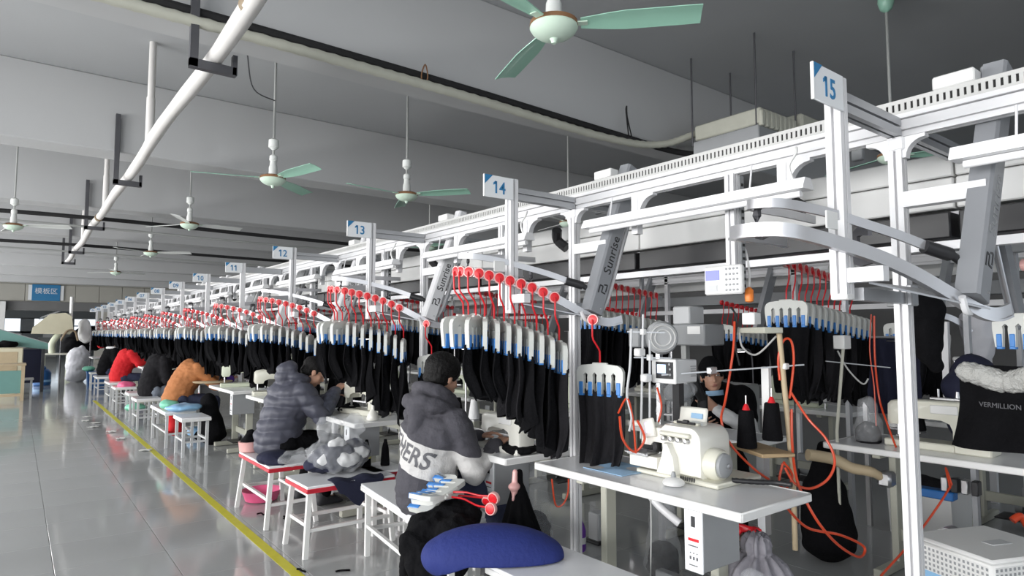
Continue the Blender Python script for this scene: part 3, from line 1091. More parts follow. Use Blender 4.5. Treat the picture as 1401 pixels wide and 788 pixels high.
# rear racks, facing the far side of the line
def rear_rack(k, y, c, x0=3.72):
    t = thing('rear_rail', 'aluminium rear hanger rail sloping away, number %s behind the conveyor counting from the right' % ORD[k], 'rail', (x0, y, 1.86), 0, 'rear rails')
    MB().sweep([(-.25, .0, .03), (-.05, 0, .005), (.4, 0, -.05), (.95, 0, -.12)], .012, .04, 4).build('rail', MATS['alu_grey'], t)
    MB().bar((-.2, .02, .02), (-.2, .02, .24), .03, .03, (0, 1, 0)).bar((.7, .02, -.08), (.7, .02, .24), .03, .03, (0, 1, 0)).bar((-.25, .02, .25), (.95, .02, .25), .03, .04).build('support', MATS['alu_grey'], t, 30)
    note(t)
    for i in range(c):
        f = i / (c - 1)
        put_hanger(Vector((x0 + .82 * f, y - .012, 1.853 - .09 * f)), rg.uniform(-.05, .05), 'dark red wheeled hanger, %s from the front of the %s rear rack from the right' % (ORD[i], ORD[k]),
                   'black garment on the %s hanger of the %s rear rack from the right' % (ORD[i], ORD[k]), 'hangers in the rear racks', 'garments in the rear racks', k < 3)


for k in range(7):
    rear_rack(k, 2.12 + SP * k, 12 if k < 4 else 9)


# ---------------------------------------------------------------- sewing tables
def sewing_table(x0, x1, y0, y1, label, box_y=None, frame='beige_frame', z=.75, group='sewing tables', back=False, drawer=False):
    t = thing('sewing_table', label, 'table', ((x0 + x1) / 2, (y0 + y1) / 2, 0), 0, group)
    w, l = x1 - x0, y1 - y0
    b = MB().cbox((0, 0, z - .015), (w - .008, l - .008, .029), .004)
    top = b.build('tabletop', MATS['table_white'], t)
    b = MB()
    for sx in (-1, 1):
        b.cbox((sx * (w / 2 - .004), 0, z - .0165), (.014, l, .037), .005)
    for sy in (-1, 1):
        b.cbox((0, sy * (l / 2 - .004), z - .0165), (w, .014, .037), .005)
    b.build('edge_band', MATS['edge_white'], top)
    for sy in (-1, 1):
        y = sy * (l / 2 - .28)
        b = MB().cbox((0, y, .38), (.075, .04, .66), .004)
        b.cbox((0, y, .03), (w * .92, .05, .05), .006).cbox((0, y, .70), (w * .8, .045, .03), .004)
        b.build('leg_frame', MATS[frame], t, 30)
    MB().cbox((.02, 0, .20), (.03, l - .56, .07), .004).build('crossbar', MATS[frame], t, 30)
    MB().cbox((-.02, .04, .085), (.22, .30, .012), .004).bar((-.02, .04, .08), (.02, .04, .17), .02, .02).build('pedal', MATS['black_plastic'], t, 30)
    MB().cyl((.06, .10, .16), (.06, -.18, .16), .055, n=14).cbox((.06, .0, .25), (.05, .12, .1), .006).build('motor', MATS['grey_plastic'], t)
    if box_y is not None:
        y = box_y - (y0 + y1) / 2
        bx = MB().cbox((-w / 2 + .16, y, .59), (.25, .085, .245), .005).build('control_box', MATS['grey_plastic'], t, 30)
        X = -w / 2 + .031
        MB().cbox((X, y, .59), (.010, .088, .25), .003).build('front_panel', MATS['sign_white'], bx, 30)
        MB().box((X - .006, y - .001, .664), (.003, .018, .042)).build('switch', MATS['black_plastic'], bx)
        MB().box((X - .006, y - .002, .592), (.003, .050, .011)).build('red_label', MATS['red_plastic'], bx)
        b = MB()
        for i in range(3):
            b.box((X - .006, y - .018 + .016 * i, .520), (.003, .007, .012)); b.box((X - .006, y - .018 + .016 * i, .540), (.003, .004, .004))
        b.box((X - .006, y, .568), (.003, .046, .004)); b.box((X - .006, y, .492), (.003, .04, .003))
        b.build('print_marks', MATS['letter_grey'], bx)['kind'] = 'stuff'
    return note(t)


def lockstitch(x, y, rz, label, col='machine_cream', z=.75):
    """flat-bed sewing machine; arm along local x, column at +x, needle head at -x"""
    t = thing('sewing_machine', label, 'sewing machine', (x, y, z), rz, 'lockstitch machines')
    MB().cbox((0, 0, .022), (.48, .178, .044), .008).build('bed', MATS[col], t)
    poly = [(.235, .04), (.238, .20), (.228, .262), (.205, .285), (-.15, .278), (-.205, .268), (-.225, .245), (-.228, .150), (-.215, .128), (-.155, .128), (-.140, .160), (-.09, .178), (.06, .174), (.105, .155), (.120, .115), (.118, .04)]
    n = len(poly)
    vs = []
    for y_, sc in ((-.062, .94), (-.05, 1), (.05, 1), (.062, .94)):
        for a, c in poly:
            vs.append(((a - .1) * sc + .1, y_, (c - .16) * sc + .16))
    fs = []
    for q in range(3):
        for i in range(n):
            fs.append((q * n + i, q * n + (i + 1) % n, (q + 1) * n + (i + 1) % n, (q + 1) * n + i))
    fs += [list(range(n))[::-1], list(range(3 * n, 4 * n))]
    MB().add(vs, fs).build('arm', MATS[col], t)
    hw = MB().lathe([(.02, 0), (.045, .002), (.050, .012), (.050, .026), (.044, .036), (.014, .038)], (.238, 0, .205), (1, 0, 0), 20).build('handwheel', MATS['grey_plastic'], t)
    MB().cyl((-.19, 0, .06), (-.19, 0, .13), .008, n=8).cbox((-.19, 0, .056), (.02, .03, .008), .002).build('needle_bar', MATS['steel'], t)
    MB().cbox((.08, -.066, .235), (.14, .012, .05), .004).build('panel', MATS['white_paint'], t)
    MB().cyl((.02, .04, .28), (.02, .04, .345), .006, n=6).cyl((.12, .03, .28), (.12, .03, .335), .016, .009, 10).cbox((.07, 0, .292), (.16, .03, .016), .004).build('thread_guide', MATS['steel'], t)
    return note(t)


def bench(x0, x1, y0, y1, label, h=.45, edge='white_paint', splay=.0, shelf=True, group='white work benches', legcol='white_paint', top='table_white', zrot=0):
    t = thing('bench', label, 'bench', ((x0 + x1) / 2, (y0 + y1) / 2, 0), zrot, group)
    w, l = x1 - x0, y1 - y0
    MB().cbox((0, 0, h - .010), (w - .006, l - .006, .02), .003).build('seat', MATS[top], t)
    MB().cbox((0, 0, h - .030), (w, l, .032), .005).build('edge', MATS[edge], t)
    for sx in (-1, 1):
        for sy in (-1, 1):
            MB().bar((sx * (w / 2 - .035), sy * (l / 2 - .05), h - .04), (sx * (w / 2 - .035 + splay), sy * (l / 2 - .05 + splay), 0), .03, .03, (0, 1, 0)).build('leg', MATS[legcol], t, 30)
    for sy in (-1, 1):
        MB().bar((-(w / 2 - .035 + splay * .6), sy * (l / 2 - .05 + splay * .6), .17), (w / 2 - .035 + splay * .6, sy * (l / 2 - .05 + splay * .6), .17), .022, .022).build('stretcher', MATS[legcol], t, 30)
    if shelf:
        for sx in (-1, 1):
            MB().bar((sx * (w / 2 - .035), -(l / 2 - .05), .19), (sx * (w / 2 - .035), l / 2 - .05, .19), .022, .022).build('rail', MATS[legcol], t, 30)
    return note(t)


# front row of tables along the aisle
sewing_table(2.17, 2.68, 1.42, 2.63, 'nearest long white sewing table with grey control box below and overlock machine on top', box_y=1.66)
sewing_table(2.10, 2.62, 2.79, 3.95, 'white sewing table in front of the man in the grey hoodie', box_y=2.98)
sewing_table(2.02, 2.56, 4.55, 5.62, 'white sewing table between the hooded man and the man in the puffer jacket', box_y=4.75)
for k, (n, w) in enumerate(((12, 'beside the man in the puffer jacket'), (11, 'just beyond the puffer jacket man'), (10, 'next to the woman in the orange jacket'), (9, 'beyond the orange jacket'), (8, 'in front of the red jacket'), (7, 'beyond the red jacket'), (6, 'near the far end'), (5, 'at the far end of the row'))):
    sewing_table(2.02, 2.55, YN(n) + .14, YN(n) + 1.32, 'white sewing table ' + w, box_y=YN(n) + .32)
lockstitch(2.28, 3.02, R(-90), 'pale sewing machine with round grey handwheel in front of the hooded man', 'machine_white').scale = (.82, .9, .74)
lockstitch(2.34, 5.06, R(-78), 'cream sewing machine on the table right of the puffer jacket man')
for k, (n, dy, rz, w) in enumerate(((12, .45, -90, 'in front of the puffer jacket man'), (12, 1.05, -10, 'just left of the puffer jacket man'), (11, .75, -12, 'with long arm, right of the orange jacket'), (10, .5, -90, 'in front of the orange jacket'), (9, .6, -90, 'beyond the orange jacket'), (8, .5, -90, 'second beyond the orange jacket'), (7, .6, -90, 'in front of the red jacket'), (6, .6, -90, 'beyond the red jacket'))):
    lockstitch(2.30, YN(n) + dy + .14, R(rz), 'cream sewing machine ' + w, 'machine_cream' if k % 2 else 'machine_green')

# benches on the aisle side
bench(1.745, 2.075, 2.84, 3.96, 'white bench the man in the grey hoodie sits on', zrot=R(-7))
bench(1.52, 1.86, 2.42, 2.78, 'small white stool with black garments piled on it, right of the hooded man', shelf=True)
bench(1.62, 2.03, 1.20, 2.30, 'long white bench at the bottom centre under the blue cushion')
bench(1.50, 2.12, 4.08, 4.50, 'white bench with red edge carrying the clear bag of garments', edge='red_edge', splay=.03, group='red edged benches')
bench(1.50, 1.86, 4.86, 5.66, 'white bench with red edge the puffer jacket man sits on', edge='red_edge', splay=.04, group='red edged benches')
for k, (x, y, w, l, lab) in enumerate(((1.70, 8.45, .32, .50, 'small white stool nearest, in front of the blue cloth'), (1.68, 9.55, .36, 1.1, 'white stool under the person in orange'), (1.62, 11.3, .34, .55, 'white stool between the orange and dark coats'), (1.66, 12.4, .34, .5, 'white stool below the dark coat'), (1.62, 13.9, .34, .6, 'white stool nearest the red jacket'), (1.66, 15.4, .34, .9, 'white stool under the person in red'), (1.64, 17.6, .34, .9, 'white stool under the person in black with white collar'))):
    bench(x - w / 2, x + w / 2, y - l / 2, y + l / 2, lab, group='small white stools', legcol='light_grey_plastic')

# rear row of tables
sewing_table(3.99, 4.62, .55, 2.03, 'scuffed white rear table at the right edge behind the last post', frame='beige_frame', group='rear tables')
sewing_table(3.60, 4.02, 2.28, 3.25, 'pale blue-white rear table in front of the worker in the black cap', frame='beige_frame', group='rear tables')
for k in range(5):
    sewing_table(3.75, 4.30, 3.9 + SP * k, 5.1 + SP * k, 'white rear table, %s beyond the worker in the black cap' % ORD[k], group='rear tables')
    lockstitch(4.05, 4.5 + SP * k, R(-90), 'cream machine on the %s rear table beyond the black cap worker' % ORD[k], 'machine_green')

# ---------------------------------------------------------------- people
def remesh(mb, vox, it=4, fn=None, name='body'):
    me = mb.mesh('tmp', MATS['skin'], 0)
    o = bpy.data.objects.new('tmp', me); COL.objects.link(o)
    m = o.modifiers.new('r', 'REMESH'); m.mode = 'VOXEL'; m.voxel_size = vox
    if it:
        m = o.modifiers.new('s', 'SMOOTH'); m.factor = .5; m.iterations = it
    dg = bpy.context.evaluated_depsgraph_get()
    out = bpy.data.meshes.new_from_object(o.evaluated_get(dg))
    bpy.data.objects.remove(o); bpy.data.meshes.remove(me)
    out.name = name
    if fn:
        ns = [v.normal.copy() for v in out.vertices]
        cs = [v.co.copy() for v in out.vertices]
        for v, c, n in zip(out.vertices, cs, ns):
            v.co = c + n * fn(c, n)
    out.polygons.foreach_set('use_smooth', [True] * len(out.polygons))
    out.materials.clear()
    out.update()
    return out


def put(name, me, mat, parent):
    me.materials.append(mat) if not isinstance(mat, (list, tuple)) else [me.materials.append(m) for m in mat]
    o = bpy.data.objects.new(name, me); COL.objects.link(o); o.parent = parent
    return o


def hand(mb, w, d, pn, side, curl=.5):
    """palm and five separate fingers from wrist w along d; pn is the way the palm faces, side = thumb direction"""
    w, d, pn = Vector(w), Vector(d).normalized(), Vector(pn)
    pn = (pn - d * pn.dot(d)).normalized()
    s = Vector(side); s = (s - d * s.dot(d) - pn * s.dot(pn)).normalized()
    for o in (-.028, -.010, .010, .028):
        mb.cone2(w + s * o * .5 + d * .008, w + d * .085 + s * o, .017, .0125, 8)
    for o, L in ((.033, .070), (.011, .080), (-.011, .075), (-.033, .058)):
        p = w + d * .09 + s * o * 1.05
        dd = d.copy()
        for j, f in enumerate((.42, .32, .26)):
            a = curl * (.6 + .5 * j)
            dd2 = (d * math.cos(a) + pn * math.sin(a) + s * o * 1.5).normalized()
            q = p + dd2 * L * f * 1.1
            mb.cone2(p, q, .0088 - .0006 * j, .0084 - .0008 * j, 8)
            p = q
    p = w + d * .025 + s * .022
    q = p + (d * .7 + s * .75 + pn * .25).normalized() * .042
    mb.cone2(p, q, .014, .0105, 8)
    mb.cone2(q, q + (d * .95 + s * .25 + pn * .35).normalized() * .038, .0105, .0085, 8)


class Head:
    def __init__(s, c, yaw, pitch, roll=0):
        s.c = Vector(c)
        s.m = Matrix.Rotation(-yaw, 3, 'Z') @ Matrix.Rotation(-pitch, 3, 'X') @ Matrix.Rotation(roll, 3, 'Y')

    def p(s, x, y, z): return s.c + s.m @ Vector((x, y, z))


SEAT = dict(pel=(0, 0, .555), waist=(0, .02, .72), chest=(0, .05, .90), nb=(0, .07, 1.02), head=(0, .12, 1.175),
            sR=(.175, .05, .97), sL=(-.175, .05, .97), eR=(.25, .14, .70), eL=(-.25, .14, .70), wR=(.14, .38, .80), wL=(-.12, .40, .80),
            hR=(.09, .02, .53), hL=(-.09, .02, .53), kR=(.13, .44, .51), kL=(-.13, .44, .51), aR=(.13, .42, .09), aL=(-.13, .42, .09))


def person(label, loc, heading, J=None, yaw=0, pitch=.3, roll=0, vox=.008, top='hoodie_grey', legs='jeans_blue', topname='jacket', curl=.6, bulk=1.0, hair='short',
           palm=(0, -.2, -1), topfn=None, extra=None, hs=1.0, topvox=None, legname='trousers'):
    j = dict(SEAT); j.update(J or {})
    j = {k: Vector(v) for k, v in j.items()}
    t = thing('person', label, 'person', loc, -heading)
    hd = Head(j['head'], yaw, pitch, roll)
    b = MB()
    # head
    b.ell(hd.p(0, -.012, .030), (.073, .090, .086), hd.m, 20, 14)
    b.ell(hd.p(0, .020, -.035), (.059, .068, .082), hd.m, 20, 14)
    b.ell(hd.p(0, .044, -.088), (.034, .034, .026), hd.m, 14, 10)
    b.cone2(hd.p(0, .082, .008), hd.p(0, .100, -.034), .008, .0125, 10)
    b.cone2(hd.p(-.034, .070, .024), hd.p(.034, .070, .024), .014, .014, 10)
    for s_ in (-1, 1):
        b.ell(hd.p(.040 * s_, .052, -.030), (.022, .020, .024), hd.m, 10, 8)
        b.ell(hd.p(.074 * s_, -.008, -.012), (.010, .020, .031), hd.m, 10, 8)
    b.cone2(hd.p(-.014, .080, -.064), hd.p(.014, .080, -.064), .010, .010, 8)
    b.cone2(j['nb'] + Vector((0, -.01, -.04)), hd.p(0, -.02, -.05), .058, .054, 14)
    # trunk and limbs
    b.cone2(j['pel'], j['waist'], .125, .115, 16); b.cone2(j['waist'], j['chest'], .115, .130, 16); b.cone2(j['chest'], j['nb'] + Vector((0, 0, -.02)), .12, .06, 16)
    b.cone2(j['sL'], j['sR'], .065, .065, 12)
    for s_ in 'RL':
        b.cone2(j['s' + s_], j['e' + s_], .052, .040, 12); b.cone2(j['e' + s_], j['w' + s_], .040, .027, 12)
        b.cone2(j['h' + s_], j['k' + s_], .080, .055, 12); b.cone2(j['k' + s_], j['a' + s_], .052, .036, 12)
        f = (j['a' + s_] + Vector((0, .15, -.045)))
        b.cone2(j['a' + s_] + Vector((0, -.02, -.04)), f, .036, .030, 10)
        d = j['w' + s_] - j['e' + s_]
        hand(b, j['w' + s_], d + Vector((0, .06, 0)), palm, (-1 if s_ == 'R' else 1, .3, .1), curl)
    put('body', remesh(b, vox, 2, name='body'), MATS['skin'], t)
    # face
    if vox < .0085:
        for s_ in (-1, 1):
            e = MB().ell(hd.p(.030 * s_, .0765, .004), (.0135, .008, .0065), hd.m, 10, 8).build('eye', MATS['eye_white'], t)
            MB().ell(hd.p(.030 * s_, .0828, .004), (.0055, .003, .0055), hd.m, 10, 6).build('iris', MATS['black_plastic'], e)
            MB().tube([hd.p(.014 * s_, .088, .024), hd.p(.030 * s_, .086, .029), hd.p(.047 * s_, .074, .024)], .0035, 6, 3).build('eyebrow', MATS['hair'], t)
        MB().ell(hd.p(0, .0905, -.0615), (.019, .005, .0035), hd.m, 10, 6).ell(hd.p(0, .0895, -.069), (.016, .005, .004), hd.m, 10, 6).build('mouth', MATS['lips'], t)
    # hair
    b = MB()
    if hair in ('short', 'long', 'fringe'):
        b.ell(hd.p(0, -.020, .045), (.083 * hs, .097 * hs, .082 * hs), hd.m, 20, 14)
        b.ell(hd.p(0, -.048, -.012), (.074 * hs, .064 * hs, .062 * hs), hd.m, 16, 12)
        for s_ in (-1, 1):
            b.cone2(hd.p(.070 * s_, -.005, .03), hd.p(.070 * s_, .012, -.005), .018, .010, 8)
        if hair == 'fringe':
            b.cone2(hd.p(-.045, .070, .062), hd.p(.045, .070, .062), .024, .024, 10)
            b.cone2(hd.p(-.03, .085, .05), hd.p(.03, .088, .040), .014, .012, 10)
        if hair == 'long':
            b.cone2(hd.p(0, -.06, 0), hd.p(0, -.10, -.10), .075, .05, 14)
            b.ell(hd.p(0, -.115, -.02), (.05, .045, .05), hd.m, 12, 8)
        def hf(c, n): return .0035 * noise.noise(c * 60) + .002 * noise.noise(c * 150)
        put('hair', remesh(b, .0065, 2, hf, 'hair'), MATS['hair'], t)
    # trousers
    b = MB()
    for s_ in 'RL':
        b.cone2(j['h' + s_], j['k' + s_], .098, .074, 14); b.cone2(j['k' + s_], j['a' + s_] + Vector((0, 0, .02)), .072, .058, 14)
    b.cone2(j['hL'], j['hR'], .115, .115, 14); b.cone2(j['pel'] + Vector((0, -.01, -.01)), j['waist'] - Vector((0, 0, .06)), .14, .13, 16)
    def lf(c, n): return .009 * noise.noise(Vector((c.x * 14, c.y * 10, c.z * 22))) + .004 * noise.noise(c * 45)
    put(legname, remesh(b, max(vox, .010), 4, lf, legname), MATS[legs], t)
    for s_ in 'RL':
        b = MB().cone2(j['a' + s_] + Vector((0, -.035, -.045)), j['a' + s_] + Vector((0, .15, -.052)), .042, .036, 12).cone2(j['a' + s_] + Vector((0, -.02, -.0)), j['a' + s_] + Vector((0, .0, -.03)), .05, .045, 12)
        me = remesh(b, .012, 3, None, 'shoe')
        for v in me.vertices: v.co.z = max(v.co.z, j['a' + s_].z - .086)
        put('shoe', me, MATS['shoe'], t)
    # top
    b = MB()
    k = bulk
    b.cone2(j['pel'] + Vector((0, -.005, .0)), j['waist'], .165 * k, .160 * k, 18); b.cone2(j['waist'], j['chest'], .160 * k, .165 * k, 18)
    b.cone2(j['chest'], j['nb'] + Vector((0, -.01, -.03)), .155 * k, .088, 18)
    b.cone2(j['sL'] + Vector((.02, 0, -.02)), j['sR'] + Vector((-.02, 0, -.02)), .088 * k, .088 * k, 14)
    b.cone2(j['chest'] + Vector((-.06, 0, 0)), j['chest'] + Vector((.06, 0, 0)), .145 * k, .145 * k, 16)
    for s_ in 'RL':
        b.cone2(j['s' + s_], j['e' + s_], .080 * k, .068 * k, 14)
        b.cone2(j['e' + s_], j['e' + s_].lerp(j['w' + s_], .95), .068 * k, .046 * k, 14)
    if extra: extra(b, j, hd, t)
    def tf(c, n): return .010 * noise.noise(Vector((c.x * 9, c.y * 9, c.z * 17))) + .006 * noise.noise(Vector((c.x * 20, c.y * 20, c.z * 40)))
    o = put(topname, remesh(b, topvox or max(vox, .009), 3, topfn or tf, topname), MATS[top], t)
    return t, j, hd, o


def hood(b, j, hd, t, dz=0):
    c = j['nb'] + Vector((0, -.02, .035 + dz))
    for r, rr, z, y in ((.105, .042, 0, 0), (.125, .040, -.03, -.035), (.10, .030, .045, -.01)):
        P = [c + Vector((r * math.cos(a), y + r * .95 * math.sin(a), z - .045 * math.cos(a - math.pi / 2) * 1.0)) for a in [2 * math.pi * q / 18 for q in range(19)]]
        b.tube(P, rr, 10)
    b.cone2(c + Vector((0, -.10, -.0)), c + Vector((0, -.145, -.13)), .085, .05, 14)
    b.cone2(c + Vector((-.06, -.09, -.01)), c + Vector((.06, -.09, -.01)), .06, .06, 14)


# a band across the back and sleeves of the hoodie, a colour of the cloth itself
def band_mat():
    m = M('hoodie_two_tone', (.062, .060, .072), .9, 0, .12, 30, .35, 90)
    nt = m.node_tree
    bs = nt.nodes['Principled BSDF']
    tc = nt.nodes.new('ShaderNodeTexCoord')
    sx = nt.nodes.new('ShaderNodeSeparateXYZ')
    nt.links.new(tc.outputs['Object'], sx.inputs[0])
    def math_(op, a, b):
        n = nt.nodes.new('ShaderNodeMath'); n.operation = op
        for i, v in enumerate((a, b)):
            if isinstance(v, (int, float)): n.inputs[i].default_value = v
            else: nt.links.new(v, n.inputs[i])
        return n.outputs[0]
    h = math_('ADD', sx.outputs['Z'], math_('MULTIPLY', sx.outputs['X'], .36))
    f = math_('MULTIPLY', math_('GREATER_THAN', h, .688), math_('LESS_THAN', h, .852))
    old = bs.inputs['Base Color'].links[0].from_socket
    mx = nt.nodes.new('ShaderNodeMix'); mx.data_type = 'RGBA'
    nt.links.new(f, mx.inputs[0]); nt.links.new(old, mx.inputs[6])
    mx.inputs[7].default_value = (.56, .55, .54, 1)
    nt.links.new(mx.outputs[2], bs.inputs['Base Color'])


band_mat()


def on_surface(o, txt, size, mat, parent, centre, dirv, right, up, name='lettering', off=.0025, sx=1.0):
    """flat print that follows the cloth it is printed on"""
    bm = o.data
    bvh = BVHTree.FromPolygons([v.co for v in bm.vertices], [p.vertices[:] for p in bm.polygons])
    me = text_mesh(txt, size, 0, sx=sx, bold=.002)
    import bmesh
    q = bmesh.new(); q.from_mesh(me)
    bmesh.ops.triangulate(q, faces=q.faces[:])
    for _ in range(2):
        bmesh.ops.subdivide_edges(q, edges=[e for e in q.edges if e.calc_length() > .012], cuts=1)
        bmesh.ops.triangulate(q, faces=q.faces[:])
    q.to_mesh(me); q.free()
    d, r, u = Vector(dirv).normalized(), Vector(right).normalized(), Vector(up).normalized()
    for v in me.vertices:
        s = Vector(centre) + r * v.co.x + u * v.co.y
        hit, nn, i, dist = bvh.ray_cast(s - d * .5, d)
        v.co = (hit - d * off) if hit else s
    me.materials.clear(); me.materials.append(mat)
    w = bpy.data.objects.new(name, me); COL.objects.link(w); w.parent = parent
    return w


def face_dir(p, q):
    return math.atan2(q[0] - p[0], q[1] - p[1])


# man in the grey hoodie
t, j, hd, o = person('man with short black hair in a grey and white hoodie, seated with back turned', (1.835, 3.16, 0), R(76),
    dict(pel=(0, 0, .56), waist=(0, .01, .70), chest=(.0, .05, .86), nb=(0, .08, 1.005), head=(0.01, .115, 1.175), sR=(.165, .06, .935), sL=(-.165, .08, .95), eR=(.235, .13, .665), eL=(-.24, .2, .70), wR=(.215, .335, .775), wL=(.02, .40, .80),
         kR=(.20, .40, .52), kL=(-.06, .44, .52), aR=(.16, .36, .09), aL=(-.08, .40, .09)), yaw=R(8), pitch=.28, vox=.0065, top='hoodie_two_tone', topname='hoodie', extra=hood, topvox=.008, bulk=1.03, curl=.7, hs=1.16)
on_surface(o, 'THERS', .125, MATS['letter_grey'], t, (-.028, -.1, .787), (0, 1, 0), (1, 0, -.36), (.36, 0, 1), sx=.92)
c = MB()
for s_ in 'RL':
    d = (j['w' + s_] - j['e' + s_]).normalized()
    MB().cone2(j['w' + s_] - d * .05, j['w' + s_] + d * .005, .050, .044, 14).build('cuff', MATS['hoodie_grey'], t)
o['label'] = 'grey hoodie with a white band across the back'

# man in the puffer jacket
def quilt(c, n):
    return .016 * (abs(math.sin(c.z * 34 + 1.2 * noise.noise(c * 5))) - .5) + .008 * noise.noise(c * 16)


def collar(b, j, hd, t):
    c = j['nb'] + Vector((0, -.02, .03))
    P = [c + Vector((.095 * math.cos(a), .09 * math.sin(a) - .01, -.03 * math.sin(a))) for a in [2 * math.pi * q / 18 for q in range(19)]]
    b.tube(P, .04, 10)
    b.cone2(c + Vector((0, -.09, .05)), c + Vector((0, -.13, -.10)), .085, .055, 14)
    b.ell(c + Vector((0, -.07, .07)), (.10, .07, .07))


t, j, hd, o = person('man in a dark grey padded jacket bending over his sewing, black fringe', (1.72, 5.36, 0), R(82),
    dict(pel=(0, 0, .57), waist=(0, .04, .73), chest=(0, .10, .90), nb=(.02, .16, 1.02), head=(.07, .27, 1.10), sR=(.17, .12, .95), sL=(-.17, .14, .96), eR=(.24, .24, .76), eL=(-.22, .3, .76), wR=(.16, .42, .93), wL=(-.04, .46, .86),
         aR=(.15, .34, .09), aL=(-.15, .30, .09)), yaw=R(18), pitch=.50, vox=.0075, top='puffer_grey', topname='padded_jacket', extra=collar, topfn=quilt, bulk=1.12, hair='fringe', legs='black_cloth')
c = MB()
d = (j['wR'] - j['eR'])
c = MB().tube([j['eR'] + d * f for f in (.12, .3, .5, .7, .9)], [.081, .079, .074, .067, .059], 14)
c.build('printed_sleeve', MATS['puffer_print'], t)

# person in orange
person('person in an orange brown jacket bent low over the machine', (1.74, 9.60, 0), R(84),
    dict(waist=(0, .06, .74), chest=(0, .17, .90), nb=(0, .26, 1.00), head=(.02, .40, 1.06), sR=(.17, .20, .95), sL=(-.17, .20, .95), eR=(.22, .42, .72), eL=(-.2, .45, .72), wR=(.13, .66, .80), wL=(-.1, .66, .80)),
    pitch=.75, vox=.012, top='orange_cloth', topname='jacket', bulk=1.12, hair='long', legs='jeans_blue', extra=lambda b, j, hd, t: MB().tube([j['eR'].lerp(j['wR'], f) for f in (.45, .7, .98)], [.075, .07, .055], 12).build('purple_sleeve_cover', MATS['purple_cloth'], t))
person('person in a dark coat and pale jeans just beyond the orange jacket', (1.72, 11.55, 0), R(80),
    dict(waist=(0, .03, .74), chest=(0, .10, .93), nb=(0, .14, 1.04), head=(.02, .22, 1.16), sR=(.18, .12, .99), sL=(-.18, .12, .99)), pitch=.5, vox=.014, top='charcoal_cloth', topname='coat', bulk=1.15, legs='light_jeans')
person('person in a bright red jacket sewing, black hair', (1.74, 15.55, 0), R(84),
    dict(waist=(0, .04, .74), chest=(0, .12, .93), nb=(0, .18, 1.05), head=(.02, .27, 1.17), sR=(.18, .15, 1.0), sL=(-.18, .15, 1.0), eR=(.25, .28, .80), wR=(.1, .52, .88)), pitch=.55, vox=.014, top='red_cloth', topname='jacket', bulk=1.2, hair='long')
person('person in black with a white collar left of the red jacket', (1.72, 18.0, 0), R(80),
    dict(chest=(0, .10, .93), nb=(0, .14, 1.05), head=(.02, .22, 1.19), sR=(.18, .12, 1.0), sL=(-.18, .12, 1.0)), pitch=.4, vox=.014, top='black_cloth', topname='coat', bulk=1.15,
    extra=lambda b, j, hd, t: MB().tube([j['nb'] + Vector((.11 * math.cos(a), .10 * math.sin(a) - .02, .03)) for a in [2 * math.pi * q / 16 for q in range(17)]], .04, 10).build('white_collar', MATS['white_cloth'], t))

# worker in the black cap, facing the camera side
cx, cy = 4.24, 2.99
hdg = R(232)
t, j, hd, o = person('worker in a black cap and black vest over white sleeves, mask pulled down, facing us', (cx, cy, 0), hdg,
    dict(pel=(0, 0, .58), waist=(0, .03, .74), chest=(0, .08, .90), nb=(0, .11, 1.01), head=(.02, .20, 1.11), sR=(.19, .09, .95), sL=(-.19, .09, .95), eR=(.24, .20, .70), eL=(-.23, .26, .72), wR=(.12, .36, .76), wL=(.00, .30, .885)),
    yaw=R(-6), pitch=-.04, roll=.10, vox=.0065, top='white_cloth', topname='white_shirt', hair='short', palm=(0, -1, 0), curl=.9, legs='black_cloth', bulk=.94)
b = MB()
b.cone2(j['pel'], j['waist'], .175, .172, 18); b.cone2(j['waist'], j['chest'], .172, .178, 18); b.cone2(j['chest'], j['nb'] + Vector((0, -.02, -.03)), .17, .10, 18)
b.cone2(j['sL'] + Vector((.0, 0, -.01)), j['sR'] + Vector((.0, 0, -.01)), .100, .100, 16)
b.cone2(j['chest'] + Vector((-.07, 0, 0)), j['chest'] + Vector((.07, 0, 0)), .158, .158, 16)
b.cone2(j['sR'], j['sR'].lerp(j['eR'], .55), .10, .088, 14); b.cone2(j['sL'], j['sL'].lerp(j['eL'], .55), .10, .088, 14)
put('black_vest', remesh(b, .010, 3, lambda c, n: .009 * noise.noise(c * 11), 'vest'), MATS['black_cloth'], t)
b = MB()
b.ell(hd.p(0, -.012, .062), (.090, .104, .066), hd.m, 20, 12)
b.cone2(hd.p(0, -.012, .03), hd.p(0, -.012, .07), .082, .080, 18)
cap = put('cap', remesh(b, .007, 2, None, 'cap'), MATS['black_cloth'], t)
MB().grid(lambda u, v: hd.p((u - .5) * .15 * (1 - .25 * v * v), .075 + .075 * v - .10 * (u - .5) ** 2, .050 - .014 * v - .12 * (u - .5) ** 2), 10, 5, .006).build('cap_peak', MATS['black_cloth'], cap)
b = MB().grid(lambda u, v: hd.p(.064 * math.sin((u - .5) * 2.5), .010 + .066 * math.cos((u - .5) * 2.5), -.104 - .036 * v), 12, 5, .004)
b.build('pulled_down_mask', MATS['mask_blue'], t)

# ---------------------------------------------------------------- the nearest machine: an overlock
t = thing('overlock_machine', 'cream-white overlock machine with grey handwheel on the nearest table', 'sewing machine', (2.43, 1.72, .75))
O = MB().cbox((.15, .20, .012), (.34, .46, .022), .006)
O.build('base_plate', MATS['machine_cream'], t)
